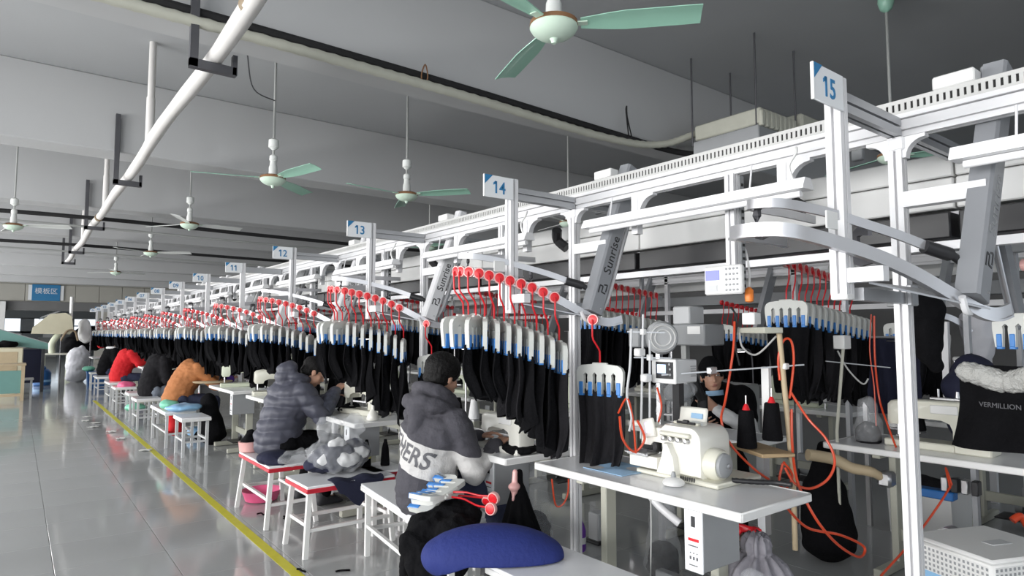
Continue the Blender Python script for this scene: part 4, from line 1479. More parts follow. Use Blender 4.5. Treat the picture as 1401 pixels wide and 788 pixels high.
# body: outline in the Y-Z plane, rounded over the top, swept along X
def yz_prism(poly, x0, x1, ch=.012):
    cy_ = sum(p[0] for p in poly) / len(poly); cz_ = sum(p[1] for p in poly) / len(poly)
    n = len(poly); vs = []; fs = []
    for x, s_ in ((x0, .94), (x0 + ch, 1), (x1 - ch, 1), (x1, .94)):
        for a, c in poly: vs.append((x, cy_ + (a - cy_) * s_, cz_ + (c - cz_) * s_))
    for q in range(3):
        for i in range(n): fs.append((q * n + i, q * n + (i + 1) % n, (q + 1) * n + (i + 1) % n, (q + 1) * n + i))
    fs += [list(range(n))[::-1], list(range(3 * n, 4 * n))]
    return MB().add(vs, fs)


def arc2(cy_, cz_, r, a0, a1, n=7): return [(cy_ + r * math.cos(R(a0 + (a1 - a0) * k / (n - 1))), cz_ + r * math.sin(R(a0 + (a1 - a0) * k / (n - 1)))) for k in range(n)]


yz_prism([(.29, .02)] + [(.305, .225)] + [(.28, .245)] + arc2(.135, .183, .062, 90, 180, 7) + [(.085 + .1, .13)] * 0 + [(.10 + .09, .02)] * 0 + [(.072, .10), (.072, .02)], .01, .23).build('body', MATS['machine_white'], t)
yz_prism([(.30, .02), (.27, .10), (.255, .165), (.235, .165), (.20, .10), (.19, .02)], -.025, .02, .008).build('front_skirt', MATS['machine_white'], t)
yz_prism([(.48, .03), (.48, .088), (.30, .088), (.30, .03)], -.012, .16).build('cloth_plate_box', MATS['machine_white'], t)
b = MB().cbox((.02, .425, .096), (.11, .13, .010), .003).cbox((-.018, .42, .091), (.012, .13, .018), .003)
b.build('cloth_plate', MATS['steel'], t)
yz_prism([(.44, .13), (.43, .19), (.40, .222), (.30, .222), (.30, .15), (.36, .15), (.38, .13)], .03, .13).build('needle_head', MATS['machine_white'], t)
MB().cyl((.06, .385, .10), (.06, .385, .15), .007, n=8).cyl((.09, .37, .10), (.09, .37, .15), .006, n=8).cbox((.06, .38, .105), (.05, .06, .012), .003).cbox((.05, .36, .125), (.03, .03, .05), .006).build('presser_foot', MATS['black_plastic'], t)
lc = MB().cbox((.022, .38, .215), (.02, .075, .09), .006, Matrix.Rotation(R(-12), 3, 'X')).build('display_head', MATS['machine_white'], t)
MB().box((.010, .377, .218), (.004, .028, .045), Matrix.Rotation(R(-12), 3, 'X')).build('violet_screen', MATS['led_violet'], lc)
b = MB().tube([(.06, .64, .215), (.06, .55, .218), (.06, .44, .222), (.06, .36, .225)], [.014, .015, .016, .017], 12)
at_ = b.build('tube_arm', MATS['machine_white'], t)
MB().tube([(.06, .655, .214), (.06, .62, .215)], .018, 12).build('arm_tip', MATS['machine_cream'], at_)
hw = MB().lathe([(.02, .09), (.064, .085), (.070, .065), (.072, .02), (.062, .0)], (.085, .012, .085), (0, 1, 0), 26).build('pulley_cover', MATS['machine_cream'], t)
w = MB().lathe([(.012, -.012), (.034, -.010), (.052, -.002), (.055, .006), (.055, .016), (.045, .024)], (.085, .0, .085), (0, 1, 0), 26).build('handwheel', MATS['grey_plastic'], t)
MB().lathe([(.004, -.02), (.011, -.018), (.011, -.008)], (.085, .0, .085), (0, 1, 0), 12).build('wheel_nut', MATS['steel'], w)
for k in range(4):
    MB().lathe([(.004, -.026), (.010, -.024), (.012, -.012), (.009, -.010), (.014, -.004), (.014, .004)], (.012, .145 + .042 * k, .182), (1, 0, 0), 14).build('tension_knob', MATS['steel'], t)
MB().cbox((.0, .21, .205), (.02, .17, .022), .006).cbox((.08, .2, .252), (.03, .14, .012), .004).build('knob_rail', MATS['machine_cream'], t)
MB().cyl((.06, .14, .255), (.06, .24, .255), .006, n=8).cbox((.06, .19, .262), (.02, .03, .014), .004).build('thread_guide_bar', MATS['black_plastic'], t)
pn = MB().cbox((.245, .29, .265), (.02, .17, .085), .008, Matrix.Rotation(R(12), 3, 'Y')).build('control_panel', MATS['machine_white'], t)
MB().box((.231, .255, .268), (.006, .065, .025), Matrix.Rotation(R(12), 3, 'Y')).build('panel_screen', MATS['mask_blue'], pn)
for k in range(7):
    MB().cyl((-.02 + .0, .09 + .012 * k, .012), (-.02, .09 + .012 * k, .03), .004, n=6).build('screw', MATS['black_plastic'], t)
note(t)
t = thing('magnet_lamp', 'small round white oil bottle lying before the overlock machine', 'bottle', (2.33, 1.86, .752))
MB().lathe([(.02, 0), (.045, .004), (.050, .014), (.040, .026), (.018, .034), (.010, .036)], n=18).build('bottle', MATS['white_paint'], t)
MB().lathe([(.010, .036), (.012, .040), (.008, .058), (.003, .060)], n=12).build('cap', MATS['led_violet'] if 0 else MATS['grey_plastic'], t)
o = MB().grid(lambda u, v: (2.28 + .24 * u, 2.12 + .26 * v, .753 + .010 * math.sin(u * 6) * math.sin(v * 5)), 8, 8, .003).build('cloth_scrap', MATS['mask_blue'])
tag(o, 'pale blue cloth pad beside the overlock machine on the nearest table', 'cloth')
o = ribbed([(2.53, 1.70, .775), (2.60, 1.62, .772), (2.655, 1.56, .772), (2.67, 1.50, .772)], .012, .018, 10, 8).build('corrugated_hose', MATS['black_plastic'])
tag(o, 'black corrugated hose running from the overlock handwheel', 'hose')

# grey display unit on a post
t = thing('machine_controller', 'grey control box with small blue screen on a post behind the overlock', 'controller', (2.62, 2.10, .75))
MB().cbox((.012, -.02, .485), (.165, .145, .115), .006).build('case', MATS['light_grey_plastic'], t)
f = MB().cbox((-.073, -.02, .485), (.010, .150, .120), .004).build('front_frame', MATS['white_paint'], t)
MB().box((-.079, -.028, .490), (.004, .105, .082)).build('front_panel', MATS['black_plastic'], f)
MB().box((-.083, -.012, .497), (.004, .050, .042)).build('screen', MATS['lcd_pale'], f)
MB().cyl((-.082, -.062, .52), (-.086, -.062, .52), .006, n=8).cyl((-.082, -.066, .497), (-.086, -.066, .497), .006, n=8).cyl((-.082, -.066, .47), (-.086, -.066, .47), .006, n=8).build('buttons', MATS['grey_plastic'], f)['kind'] = 'stuff'
b = MB()
for k in range(5): b.box((.06, -.094, .46 + .012 * k), (.04, .004, .005))
b.build('vents', MATS['grey_plastic'], t)['kind'] = 'stuff'
MB().bar((.06, .0, .0), (.06, .0, .43), .04, .04, (0, 1, 0)).build('post', MATS['black_plastic'], t)
note(t)

# terminal on the hanging post
t = thing('terminal', 'white wall terminal with blue screen and keypad on a conveyor post', 'terminal', (2.455, 1.665, 1.655))
MB().cbox((.0, 0, 0), (.03, .19, .128), .008).build('case', MATS['white_paint'], t)
MB().box((-.016, .048, .022), (.004, .070, .044)).build('screen', MATS['lcd_blue'], t)
MB().box((-.0155, .046, -.035), (.003, .048, .030)).box((-.0165, .046, -.035), (.003, .040, .022)).build('card_slot', MATS['light_grey_plastic'], t)
for i in range(4):
    for k in range(5):
        MB().cyl((-.015, -.022 - .018 * i, .046 - .023 * k), (-.019, -.022 - .018 * i, .046 - .023 * k), .0052, n=8).build('key', MATS['grey_plastic'], t)
note(t)
t = thing('warning_lamp', 'small orange lamp hanging on a white cord right of the terminal', 'lamp', at(1025, 403, x=2.55))
MB().lathe([(.006, -.035), (.017, -.03), (.019, -.015), (.019, .018), (.010, .03), (.004, .034)], n=14).build('lamp_body', MATS['orange_plastic'], t)
MB().tube([(0, 0, .03), (.005, .0, .10), (.01, .02, .20), (-.02, .05, .30)], .005, 6, 4).build('cord', MATS['white_paint'], t)


# ---------------------------------------------------------------- air hoses
def hose(pts, label, r=.006, mat='orange_hose', name='air_hose', n=8, group=None):
    o = MB().tube([Vector(p) for p in pts], r, 8, n).build(name, MATS[mat])
    return tag(o, label, 'hose', group)


def ats(d, *uv): return [at(u, v, d=d[i] if isinstance(d, (list, tuple)) else d) for i, (u, v) in enumerate(uv)]


hose(ats(3.15, (1067, 520), (1065, 490), (1072, 466), (1082, 466), (1086, 490), (1083, 525), (1080, 545)), 'orange air hose looped over the top of the beige stand')
hose(ats([3.15, 3.12, 3.05, 3.0, 2.98, 2.98, 3.0, 3.05], (1081, 535), (1105, 572), (1130, 600), (1142, 630), (1133, 655), (1110, 668), (1088, 662), (1074, 640)), 'orange air hose making a wide loop right of the thread cones')
hose(ats([3.15, 3.1, 3.0, 2.95, 2.95, 3.05, 3.15, 3.2, 3.15, 3.1, 3.0], (1083, 560), (1084, 610), (1090, 655), (1105, 690), (1125, 722), (1150, 748), (1176, 762), (1182, 748), (1150, 732), (1105, 722), (1076, 694)), 'orange air hose trailing down to the floor by the black sack', .0065)
hose(ats([3.3, 3.25, 3.2, 3.1, 3.1, 3.1, 3.1], (1005, 440), (1003, 480), (993, 545), (987, 575), (1000, 608), (1030, 640), (1052, 656)), 'orange air hose hanging in front of the worker in the cap')
hose(ats([3.1, 3.1, 3.05, 3.05, 3.1], (1071, 634), (1066, 660), (1076, 668), (1084, 650), (1072, 632)), 'small bundle of coiled orange hose at the table end')
hose(ats([4.0, 4.0, 4.0, 3.9, 3.8], (1196, 432), (1197, 490), (1203, 545), (1214, 580), (1226, 612)), 'orange air hose hanging left of the nearest floor post')
hose(ats([4.05, 4.05, 4.0, 3.95], (1192, 430), (1190, 480), (1196, 530), (1199, 590)), 'thin orange hose beside the left hose near the floor post', .004)
hose(ats([3.3, 3.4, 3.5, 3.6], (1205, 788), (1250, 738), (1285, 690), (1302, 662)), 'orange hose running up to the valve block, lower right')
hose(ats([3.0, 3.05, 3.1, 3.1, 3.1], (848, 570), (852, 600), (868, 618), (882, 600), (872, 575)), 'red-orange hose coil left of the overlock machine')
hose(ats([3.15, 3.1, 3.1, 3.1], (846, 565), (858, 545), (866, 575), (870, 620)), 'red-orange hose behind the tube arm', .005)
hose(ats([3.2, 3.2, 3.2, 3.2], (899, 530), (905, 555), (900, 580), (893, 590)), 'red-orange hose on the black post by the controller', .005)
hose(ats([3.5, 3.5, 3.5, 3.5, 3.5], (755, 655), (760, 690), (770, 690), (777, 675), (778, 655)), 'dark orange hose loop under the nearest table', .005)
hose(ats([3.3, 3.3, 3.3, 3.25], (1012, 455), (1016, 475), (1035, 485), (1062, 460)), 'grey cable swag under the little shelf', .005, 'grey_hose', 'grey_cable')
hose(ats([4.0, 4.0, 4.0, 4.0], (1146, 480), (1160, 505), (1180, 525), (1188, 518)), 'grey cable swag on the thin rear stand', .005, 'grey_hose', 'grey_cable')
hose(ats([3.1, 3.1, 3.1, 3.1, 3.1], (864, 450), (862, 500), (858, 540), (864, 570), (861, 590)), 'pale wavy cable left of the controller', .006, 'light_grey_plastic', 'grey_cable')
hose(ats([3.3, 3.3, 3.3, 3.3], (1000, 420), (1008, 436), (1006, 470), (1012, 500)), 'black cable below the terminal', .005, 'cable_black', 'black_cable')
hose(ats([3.6, 3.6, 3.5], (1302, 662), (1294, 640), (1300, 668)), 'short orange hose at the valve block', .005)

# beige stand with cross rods and a small shelf
p0, p1 = at(1085, 652, d=3.15), at(1066, 455, d=3.15)
t = thing('hose_stand', 'beige stand pole with cross rod and small shelf right of the worker in the cap', 'stand', (p0.x, p0.y, 0))
MB().tube([p0 + Vector((0, 0, -.35)), p0, p1], .013, 10).build('pole', MATS['wood_beige'], t, world=True)
MB().bar(at(905, 513, d=3.15), at(1100, 499, d=3.15), .007, .007).build('cross_rod', MATS['steel'], t, world=True)
MB().cbox(at(974, 507, d=3.15), (.05, .03, .035), .004).build('rod_clamp', MATS['steel'], t, world=True)
MB().cbox(at(1073, 501, d=3.15), (.035, .035, .03), .004).build('rod_clamp', MATS['white_paint'], t, world=True)
q = at(1040, 452, d=3.2)
sh = MB().cbox(q, (.10, .24, .03), .004, Matrix.Rotation(R(-28), 3, 'Z')).build('shelf', MATS['beige_frame'], t, world=True)
MB().cbox(at(1028, 436, d=3.2), (.06, .07, .06), .004).build('white_box', MATS['white_paint'], sh, world=True)
p0, p1 = at(1145, 590, d=4.0), at(1154, 470, d=4.0)
t = thing('hose_stand', 'thin grey stand with white box on top in front of the rear rack', 'stand', (p0.x, p0.y, .0))
MB().tube([p0 + Vector((0, 0, -.72)), p0, p1], .010, 8).build('pole', MATS['beige_frame'], t, world=True)
MB().cbox(at(1152, 468, d=4.0), (.09, .07, .085), .005).build('top_box', MATS['white_paint'], t, world=True)
MB().bar(at(1129, 494, d=4.0), at(1218, 503, d=4.0), .006, .006).build('cross_rod', MATS['steel'], t, world=True)
# rods left of the controller
for (u0, v0, u1, v1, w) in ((889, 465, 889, 590, 'white rod stand just left of the controller'), (880, 430, 877, 600, 'thin rod stand left of the controller, further one')):
    p0, p1 = at(u1, v1, d=3.2), at(u0, v0, d=3.2)
    t = thing('rod_stand', w, 'stand', (p0.x, p0.y, p0.z - .0))
    MB().tube([p0, p1], .006, 8).build('rod', MATS['light_grey_plastic'], t, world=True)
    MB().bar(at(u0 - 22, v0 + 24, d=3.2), at(u0 + 30, v0 + 25, d=3.2), .006, .006).build('cross_rod', MATS['steel'], t, world=True)
    MB().cbox(at(u0, v0 + 24, d=3.2), (.025, .025, .03), .003).cbox(at(u0 - 5, v0 + 52, d=3.2), (.05, .04, .04), .006).build('clamp', MATS['white_paint'], t, world=True)

# thread cones on a small kraft shelf
q = at(1040, 612, d=3.15)
t = thing('cone_shelf', 'small brown board shelf carrying two black thread cones', 'shelf', (q.x, q.y, q.z))
MB().cbox((0, 0, -.012), (.17, .32, .018), .004, Matrix.Rotation(R(-28), 3, 'Z')).build('board', MATS['kraft'], t)
MB().bar((.02, .0, -.02), (.02, .0, -.42), .05, .04, (0, 1, 0)).build('upright', MATS['alu_grey'], t)
for u, v, w in ((1022, 612, 'left'), (1057, 602, 'right')):
    q = at(u, v, d=3.13)
    t = thing('thread_cone', 'black thread cone, the %s one on the brown board shelf' % w, 'thread cone', q)
    MB().lathe([(.046, 0), (.048, .01), (.034, .175), (.030, .18)], n=18).build('thread', MATS['black_cloth'], t)
    MB().lathe([(.020, .178), (.012, .20), (.006, .21)], n=10).build('cone_tip', MATS['red_plastic'], t)
    MB().cyl((0, 0, .19), (0, 0, .25), .004, n=6).build('spindle', MATS['steel'], t)
o = MB().prism([(-.012, -.02), (.012, -.02), (.012, .02), (-.012, .02)], at(1050, 590, d=3.22), at(1048, 502, d=3.22), (0, 1, 0)).build('white_strip', MATS['white_paint'])
tag(o, 'upright white profile strip behind the right thread cone', 'strip')


# ---------------------------------------------------------------- bags, cloth, bins
def blob(name, label, cat, mb, mat, vox=.012, it=3, fn=None, group=None):
    o = put(name, remesh(mb, vox, it, fn, name), MATS[mat], None)
    return tag(o, label, cat, group)


def crumple(a, f, g=0.0, h=30):
    return lambda c, n: a * noise.noise(c * f) + g * noise.noise(c * h)


# blue cushion over the stool and the bench
c0 = Vector((1.685, 2.33, .452)); ux = Vector((.80, -.60, 0)); uy = Vector((.60, .80, 0))
b = MB()
for q in range(11):
    a_ = -.20 + .04 * q
    w_ = math.sqrt(max(.06, 1 - (a_ / .235) ** 2))
    b.ell(c0 + ux * a_ + Vector((0, 0, .005)), (.075 + .075 * w_, .075 + .075 * w_, .03 + .105 * w_), None, 20, 14)
me = remesh(b, .010, 14, None, 'cushion')
for v in me.vertices:
    a_ = (v.co - c0).dot(ux)
    v.co.z = max(v.co.z, c0.z + .004 - .05 * max(0, -a_ - .10) / .12)
o = put('seat_cushion', me, MATS['blue_cloth'], None)
tag(o, 'royal blue padded cushion lying across the stool and the near bench', 'cushion')

# pile of black garments on the small stool, with hangers still on
b = MB()
for (x, y, z, r) in ((1.62, 2.74, .50, .10), (1.75, 2.72, .52, .11), (1.68, 2.60, .50, .09), (1.56, 2.72, .44, .10), (1.55, 2.66, .36, .09), (1.60, 2.58, .36, .09)):
    b.ell((x, y, z), (r * 1.2, r * 1.1, r * .75))
b.cone2((1.56, 2.76, .42), (1.53, 2.78, .26), .085, .05, 12); b.cone2((1.53, 2.66, .40), (1.51, 2.64, .21), .08, .06, 12); b.cone2((1.57, 2.54, .40), (1.56, 2.50, .20), .08, .05, 12)
blob('garment_heap', 'heap of black garments sliding off the small white stool', 'garments', b, 'black_cloth', .012, 3, lambda c, n: .022 * noise.noise(Vector((c.x * 16, c.y * 16, c.z * 6))) + .008 * noise.noise(c * 40))
for k, (u, v, d, tilt, roll) in enumerate(((672, 684, 3.02, .10, .2), (668, 697, 3.0, .02, -.1), (664, 690, 3.10, .05, .5))):
    p = at(u, v, d=d)
    m = Matrix(((0, -.95, .31), (0, -.31, -.95), (1, 0, 0))).to_4x4()
    h = dup(PROTO, p, 0, ['red wheeled hanger on top of the black garment heap', 'lower red wheeled hanger lying flat on the black garment heap', 'red wheeled hanger behind the others on the black garment heap'][k], 'hangers on the heap')
    h.rotation_euler = (m @ Matrix.Rotation(tilt, 4, 'Y') @ Matrix.Rotation(roll, 4, 'Z')).to_euler()
t = thing('scissors', 'small metal thread snips on the seated man thigh', 'scissors', at(612, 655, d=3.35))
MB().tube([(.0, 0, 0), (-.05, .02, .03)], .004, 6).tube([(.0, 0, 0), (-.03, .03, .035)], .004, 6).build('blade', MATS['steel'], t)
MB().tube([(.018 + .016 * math.cos(a), -.01 + .004 * math.sin(a), .016 * math.sin(a)) for a in [2 * math.pi * q / 12 for q in range(13)]], .003, 6).build('ring', MATS['steel'], t)

# black cloth bag tied to the second table
b = MB().cone2((2.14, 2.72, .69), (2.13, 2.72, .62), .02, .028).cone2((2.13, 2.72, .62), (2.13, 2.70, .36), .035, .115, 14).ell((2.13, 2.70, .34), (.125, .11, .06))
blob('cloth_bag', 'black cloth bag tied to the edge of the second table', 'bag', b, 'black_cloth', .010, 3, lambda c, n: .010 * math.sin(math.atan2(c.y - 2.7, c.x - 2.13) * 9 + c.z * 6) * min(1, (.70 - c.z) * 3))
o = blob('knotted_tie', 'pale pink knotted rag at the top of the black cloth bag', 'rag', MB().cone2((2.10, 2.705, .70), (2.09, 2.70, .60), .014, .018).ell((2.09, 2.70, .625), (.035, .03, .022)).cone2((2.09, 2.70, .62), (2.075, 2.69, .56), .014, .007), 'red_clear', .006, 2)
MATS['skin_rag'] = MATS['red_clear']

# clear bags with dark offcuts under the nearest table
def clear_bag(label, p, w, h, fill):
    t = thing('clear_bag', label, 'bag', p)
    def f(c, n): return .012 * noise.noise(c * 22)
    b = MB().cone2((0, 0, h * .25), (0, 0, h * .95), w * .5, w * .32, 16).ell((0, 0, w * .4), (w * .52, w * .5, w * .4))
    put('film', remesh(b, .014, 2, f, 'film'), MATS['clear_plastic'], t)
    b = MB().cone2((0, 0, w * .30), (0, 0, h * fill), w * .42, w * .40, 16)
    put('dark_offcuts', remesh(b, .014, 2, lambda c, n: .014 * noise.noise(c * 26), 'offcuts'), MATS['charcoal_cloth'], t)
    return t


clear_bag('tall clear bag full of dark offcuts behind the floor post under the nearest table', (2.46, 3.00, .0), .26, .62, .45)
clear_bag('clear bag with a little dark stuffing on the floor below the nearest table', (3.05, 2.52, 0), .22, .42, .3)
t = thing('drinks_bottle', 'purple bottle standing on the floor behind the nearest table', 'bottle', (2.95, 3.12, .02))
MB().lathe([(.035, 0), (.042, .01), (.042, .13), (.030, .17), (.018, .19)], n=16).build('bottle', MATS['purple_plastic'], t)
MB().lathe([(.043, .05), (.043, .09)], n=16).build('label', MATS['white_paint'], t)
MB().lathe([(.019, .19), (.019, .21), (.014, .215)], n=12).build('cap', MATS['purple_plastic'], t)
t = thing('floor_box', 'small black and white device on the floor beyond the purple bottle', 'box', (3.22, 3.22, 0))
MB().cbox((0, 0, .10), (.10, .10, .20), .008).build('case', MATS['light_grey_plastic'], t); MB().cbox((0, 0, .012), (.14, .14, .024), .006).build('foot', MATS['black_plastic'], t)
t = thing('suction_pipe', 'bright metal pipe slanting under the nearest table', 'pipe', at(905, 690, d=3.1))
MB().tube([at(890, 678, d=3.2), at(905, 695, d=3.15), at(930, 716, d=3.1)], .020, 12, 6).build('pipe', MATS['alu'], t, world=True)
o = hose(ats(2.85, (890, 672), (891, 720), (890, 788)), 'thin pull cord with knots hanging below the nearest table', .003, 'grey_hose', 'pull_cord')

# grey drawstring bag
def pleat(c, n):
    a = math.atan2(c.y - 1.62, c.x - 2.60)
    return (.016 * math.sin(a * 13) * max(0, min(1, (c.z - .28) * 6)) + .006 * noise.noise(c * 14))
b = MB().cone2((2.58, 1.62, .10), (2.58, 1.62, .30), .165, .17, 20).cone2((2.59, 1.62, .32), (2.59, 1.62, .47), .145, .045, 20).cone2((2.59, 1.62, .46), (2.58, 1.62, .505), .04, .055, 12)
blob('drawstring_bag', 'grey drawstring bag hung below the end of the nearest table', 'bag', b, 'grey_bag', .009, 2, pleat)
clear_bag('crumpled clear bag left of the grey drawstring bag', (2.44, 1.55, .05), .16, .38, .12)
b = MB()
for k in range(5):
    b.cone2((2.60 + .03 * math.cos(k * 1.3), 1.66 + .04 * math.sin(k * 1.3), .56), (2.60 + .05 * math.cos(k * 2 + 1), 1.66 + .05 * math.sin(k * 2), .50 + .02 * k), .012, .010, 8)
blob('red_rag', 'bright red knotted rag above the grey drawstring bag', 'rag', b, 'red_plastic', .007, 1)

# black sack under the rear table
b = MB().cone2((4.13, 2.10, .70), (4.12, 2.10, .42), .035, .13, 14).cone2((4.12, 2.10, .42), (4.12, 2.08, .16), .13, .165, 16).ell((4.12, 2.08, .11), (.18, .16, .10))
blob('black_sack', 'black cloth sack hanging to the floor at the rear table end', 'bag', b, 'black_cloth', .014, 3, crumple(.012, 10))

# rear table: machine, plastic bag, spring coil, valve block
lockstitch(4.28, 1.52, R(-90), 'cream and black machine on the scuffed rear table behind the last post', 'machine_cream')
t = thing('feed_unit', 'grey metal feed unit with white tray beside the rear machine', 'machine part', (4.26, 1.30, .75))
MB().cbox((0, 0, .05), (.16, .18, .10), .008).build('tray', MATS['machine_cream'], t); MB().cbox((0, 0, .125), (.05, .08, .04), .006).build('block', MATS['black_plastic'], t); MB().tube([(0, 0, .14), (.02, .02, .24), (0, .06, .30)], .012, 8, 4).build('tube', MATS['steel'], t)
clear_bag('white plastic bag standing on the rear table left of the last post', (4.22, 1.86, .752), .17, .24, .0001)
t = thing('valve_block', 'blue pneumatic valve block under the scuffed rear table', 'valve', (4.30, 1.42, .52))
MB().cbox((0, .12, -.03), (.08, .22, .05), .006).build('blue_cylinder', MATS['blue_plastic'], t)
for k in range(4): MB().cbox((-.02, -.10 + .05 * k, .04), (.06, .035, .08), .005).build('valve', MATS['steel' if k % 2 else 'black_plastic'], t)
t = thing('curved_duct_arm', 'beige curved suction arm below the rear table', 'pipe', (4.05, 1.95, .6))
MB().tube([at(1105, 622, d=3.9), at(1140, 628, d=3.9), at(1165, 640, d=3.85), at(1190, 645, d=3.8), at(1205, 652, d=3.8)], [.035, .034, .032, .03, .026], 12, 5).build('arm', MATS['wood_beige'], t, world=True)
MB().cbox(at(1213, 655, d=3.8), (.09, .08, .09), .015).build('joint', MATS['steel'], t, world=True)
t = thing('floor_clamp', 'small grey metal foot lever standing behind the white crate', 'lever', (3.78, 1.32, .0))
MB().bar((0, 0, .0), (.02, -.02, .42), .05, .06, (0, 1, 0)).build('lever', MATS['light_grey_plastic'], t); MB().cyl((-.03, -.02, .40), (.05, -.03, .40), .045, n=14).cyl((-.03, -.02, .30), (.05, -.03, .30), .04, n=14).build('pivot', MATS['steel'], t)

# big black garment with fleece shoulders, right edge
gq = Vector((3.62, .985, 0))
t = thing('hanging_sweatshirt', 'large black sweatshirt with white fleece shoulders and dark lettering, right edge', 'garment', (gq.x, gq.y, 0), R(-14))
def sw(u, v):
    y = (.5 - u) * (.40 + .10 * v)
    return (.035 * math.sin(u * 9 + v * 3) * (.4 + v) + .05 * math.cos((u - .5) * 3), y, 1.27 - .40 * v)
MB().grid(sw, 24, 16, .02).build('cloth', MATS['black_cloth'], t)
for s_ in (-1, 1):
    b = MB().cone2((.0, .015 * s_ + .09 * s_, 1.225), (.03, s_ * .02, 1.20), .05, .05, 14).cone2((.0, .165 * s_, 1.235), (.02, .03 * s_, 1.20), .048, .052, 14)
    put('fleece_shoulder', remesh(b, .010, 2, crumple(.010, 40, .006, 90), 'fleece'), MATS['fleece'], t)
me = lettering('lettering', 'VERMILLION', .032, MATS['letter_grey'], t, (-.045, .0, 1.09), (0, -1, 0), (0, 0, 1), .0008)
dup(PROTO, Vector((3.72, .93, 1.74)), R(-10), 'red wheeled hanger above the black sweatshirt at the right edge', 'hangers at the lift arms')

# white perforated crate, lower right
t = thing('crate', 'white perforated plastic crate with blue sticker, lower right corner', 'crate', (3.41, 1.02, 0), R(-22))
t.scale = (1.12, 1.12, 1.02)
MB().cbox((0, 0, .36), (.38, .33, .25), .014).build('upper_shell', MATS['white_paint'], t)
lid = MB().cbox((0, 0, .492), (.40, .35, .022), .010).build('lid', MATS['white_paint'], t)
MB().cbox((.02, -.02, .5035), (.10, .05, .004), .002).build('grip', MATS['light_grey_plastic'], lid)
MB().cbox((0, 0, .12), (.40, .35, .235), .014).build('lower_shell', MATS['white_paint'], t)
b = MB()
for k in range(5): b.box((-.202, 0, .05 + .04 * k), (.008, .33, .02)); b.box((0, -.177, .05 + .04 * k), (.38, .008, .02))
b.build('ribs', MATS['white_paint'], t)['kind'] = 'stuff'
b = MB()
for i in range(17):
    for k in range(10):
        b.box((-.1905, -.145 + .018 * i, .27 + .021 * k), (.002, .008, .011)); b.box((-.17 + .021 * i, -.1655, .27 + .021 * k), (.010, .002, .011))
b.build('holes', MATS['grey_plastic'], t)['kind'] = 'stuff'
MB().box((-.192, .05, .34), (.003, .14, .05)).build('sticker', MATS['sky_plastic'], t)
MB().box((-.192, .06, .27), (.003, .13, .04)).build('sticker', MATS['sky_plastic'], t)
note(t)
b = MB().tube([at(1385, 712, d=3.6), at(1395, 706, d=3.6), at(1401, 712, d=3.6), at(1412, 730, d=3.6)], .02, 10, 5)
tag(b.build('orange_strap', MATS['orange_hose']), 'orange strap end lying behind the white crate', 'strap')

# bench with the clear garment bag
t = thing('garment_bag', 'clear plastic bag stuffed with navy and white garments on the red edged bench', 'bag', (1.84, 4.40, .455))
b = MB().ell((0, 0, .10), (.20, .15, .10)).ell((.12, .05, .10), (.13, .12, .10)).ell((-.10, .03, .06), (.13, .12, .06))
put('garments', remesh(b, .012, 2, crumple(.02, 14, .01), 'garments'), MATS['navy_cloth'], t)
for k, (x, y, z, r) in enumerate(((-.10, -.08, .10, .06), (.02, -.12, .10, .065), (.12, -.09, .13, .055), (-.03, -.05, .20, .05))):
    put('white_cloth', remesh(MB().ell((x, y, z), (r * 1.4, r * .7, r * .8)), .010, 1, crumple(.012, 25), 'cloth'), MATS['white_cloth'], t)
b = MB().ell((0, 0, .12), (.23, .18, .13)).cone2((-.02, .02, .20), (-.06, .02, .30), .08, .09, 14).cone2((.06, .02, .20), (.12, .03, .31), .07, .08, 14)
put('film', remesh(b, .014, 1, crumple(.026, 17, .016), 'film'), MATS['clear_plastic'], t)
b = MB().grid(lambda u, v: (1.66 + .38 * u - .10 * (u - .5) * v, 4.145 - .075 * min(1, v * 5) - .01 * v, .463 - max(0, v - .12) * (.20 - .22 * abs(u - .5)) + .010 * math.sin(u * 12)), 14, 8, .008)
tag(b.build('draped_cloth', MATS['navy_cloth']), 'navy cloth hanging over the red edge of the bench', 'cloth')
b = MB().ell((1.58, 5.00, .49), (.13, .11, .055)).cone2((1.52, 4.93, .475), (1.60, 4.88, .47), .03, .03)
blob('navy_cap', 'rounded navy cushion at the end of the puffer jacket man bench', 'cushion', b, 'navy_cloth', .010, 2, crumple(.006, 14))
b = MB().ell((1.70, 4.80, .50), (.16, .14, .05)).ell((1.76, 4.74, .52), (.12, .10, .05))
blob('plastic_film', 'crumpled clear plastic film beside the navy cushion', 'film', b, 'clear_plastic', .014, 1, crumple(.03, 13, .01))
t = thing('pink_bin', 'pink bowl and bag on the floor behind the red edged bench', 'bowl', (1.72, 5.75, 0))
MB().lathe([(.10, 0), (.13, .01), (.16, .09), (.165, .095), (.15, .09), (.10, .02)], n=20).build('bowl', MATS['pink_plastic'], t)
b = MB().cone2((1.60, 5.62, .45), (1.60, 5.62, .52), .06, .07)
t = thing('pink_tub', 'pale pink tub of dark cloth behind the puffer jacket man', 'tub', (1.56, 5.58, .452))
MB().lathe([(.06, 0), (.075, .01), (.085, .08), (.088, .085)], n=18).build('tub', MATS['red_clear'], t)
put('dark_cloth', remesh(MB().cone2((0, 0, .08), (0.01, 0, .15), .07, .035), .010, 2, crumple(.01, 30), 'cloth'), MATS['black_cloth'], t)
for k, (x, y) in enumerate(((2.10, 4.46), (2.22, 4.40))):
    t = thing('thread_cone', ['black thread cone with yellow band on the red edged bench end', 'plain black thread cone on the red edged bench beside the hooded man'][k], 'thread cone', (x - .02, y, .452))
    MB().lathe([(.032, 0), (.034, .01), (.026, .12), (.010, .19)], n=16).build('thread', MATS['black_cloth'], t)
    if k == 0: MB().lathe([(.0335, .055), (.0325, .068)], n=16).build('yellow_band', MATS['yellow_line'], t)
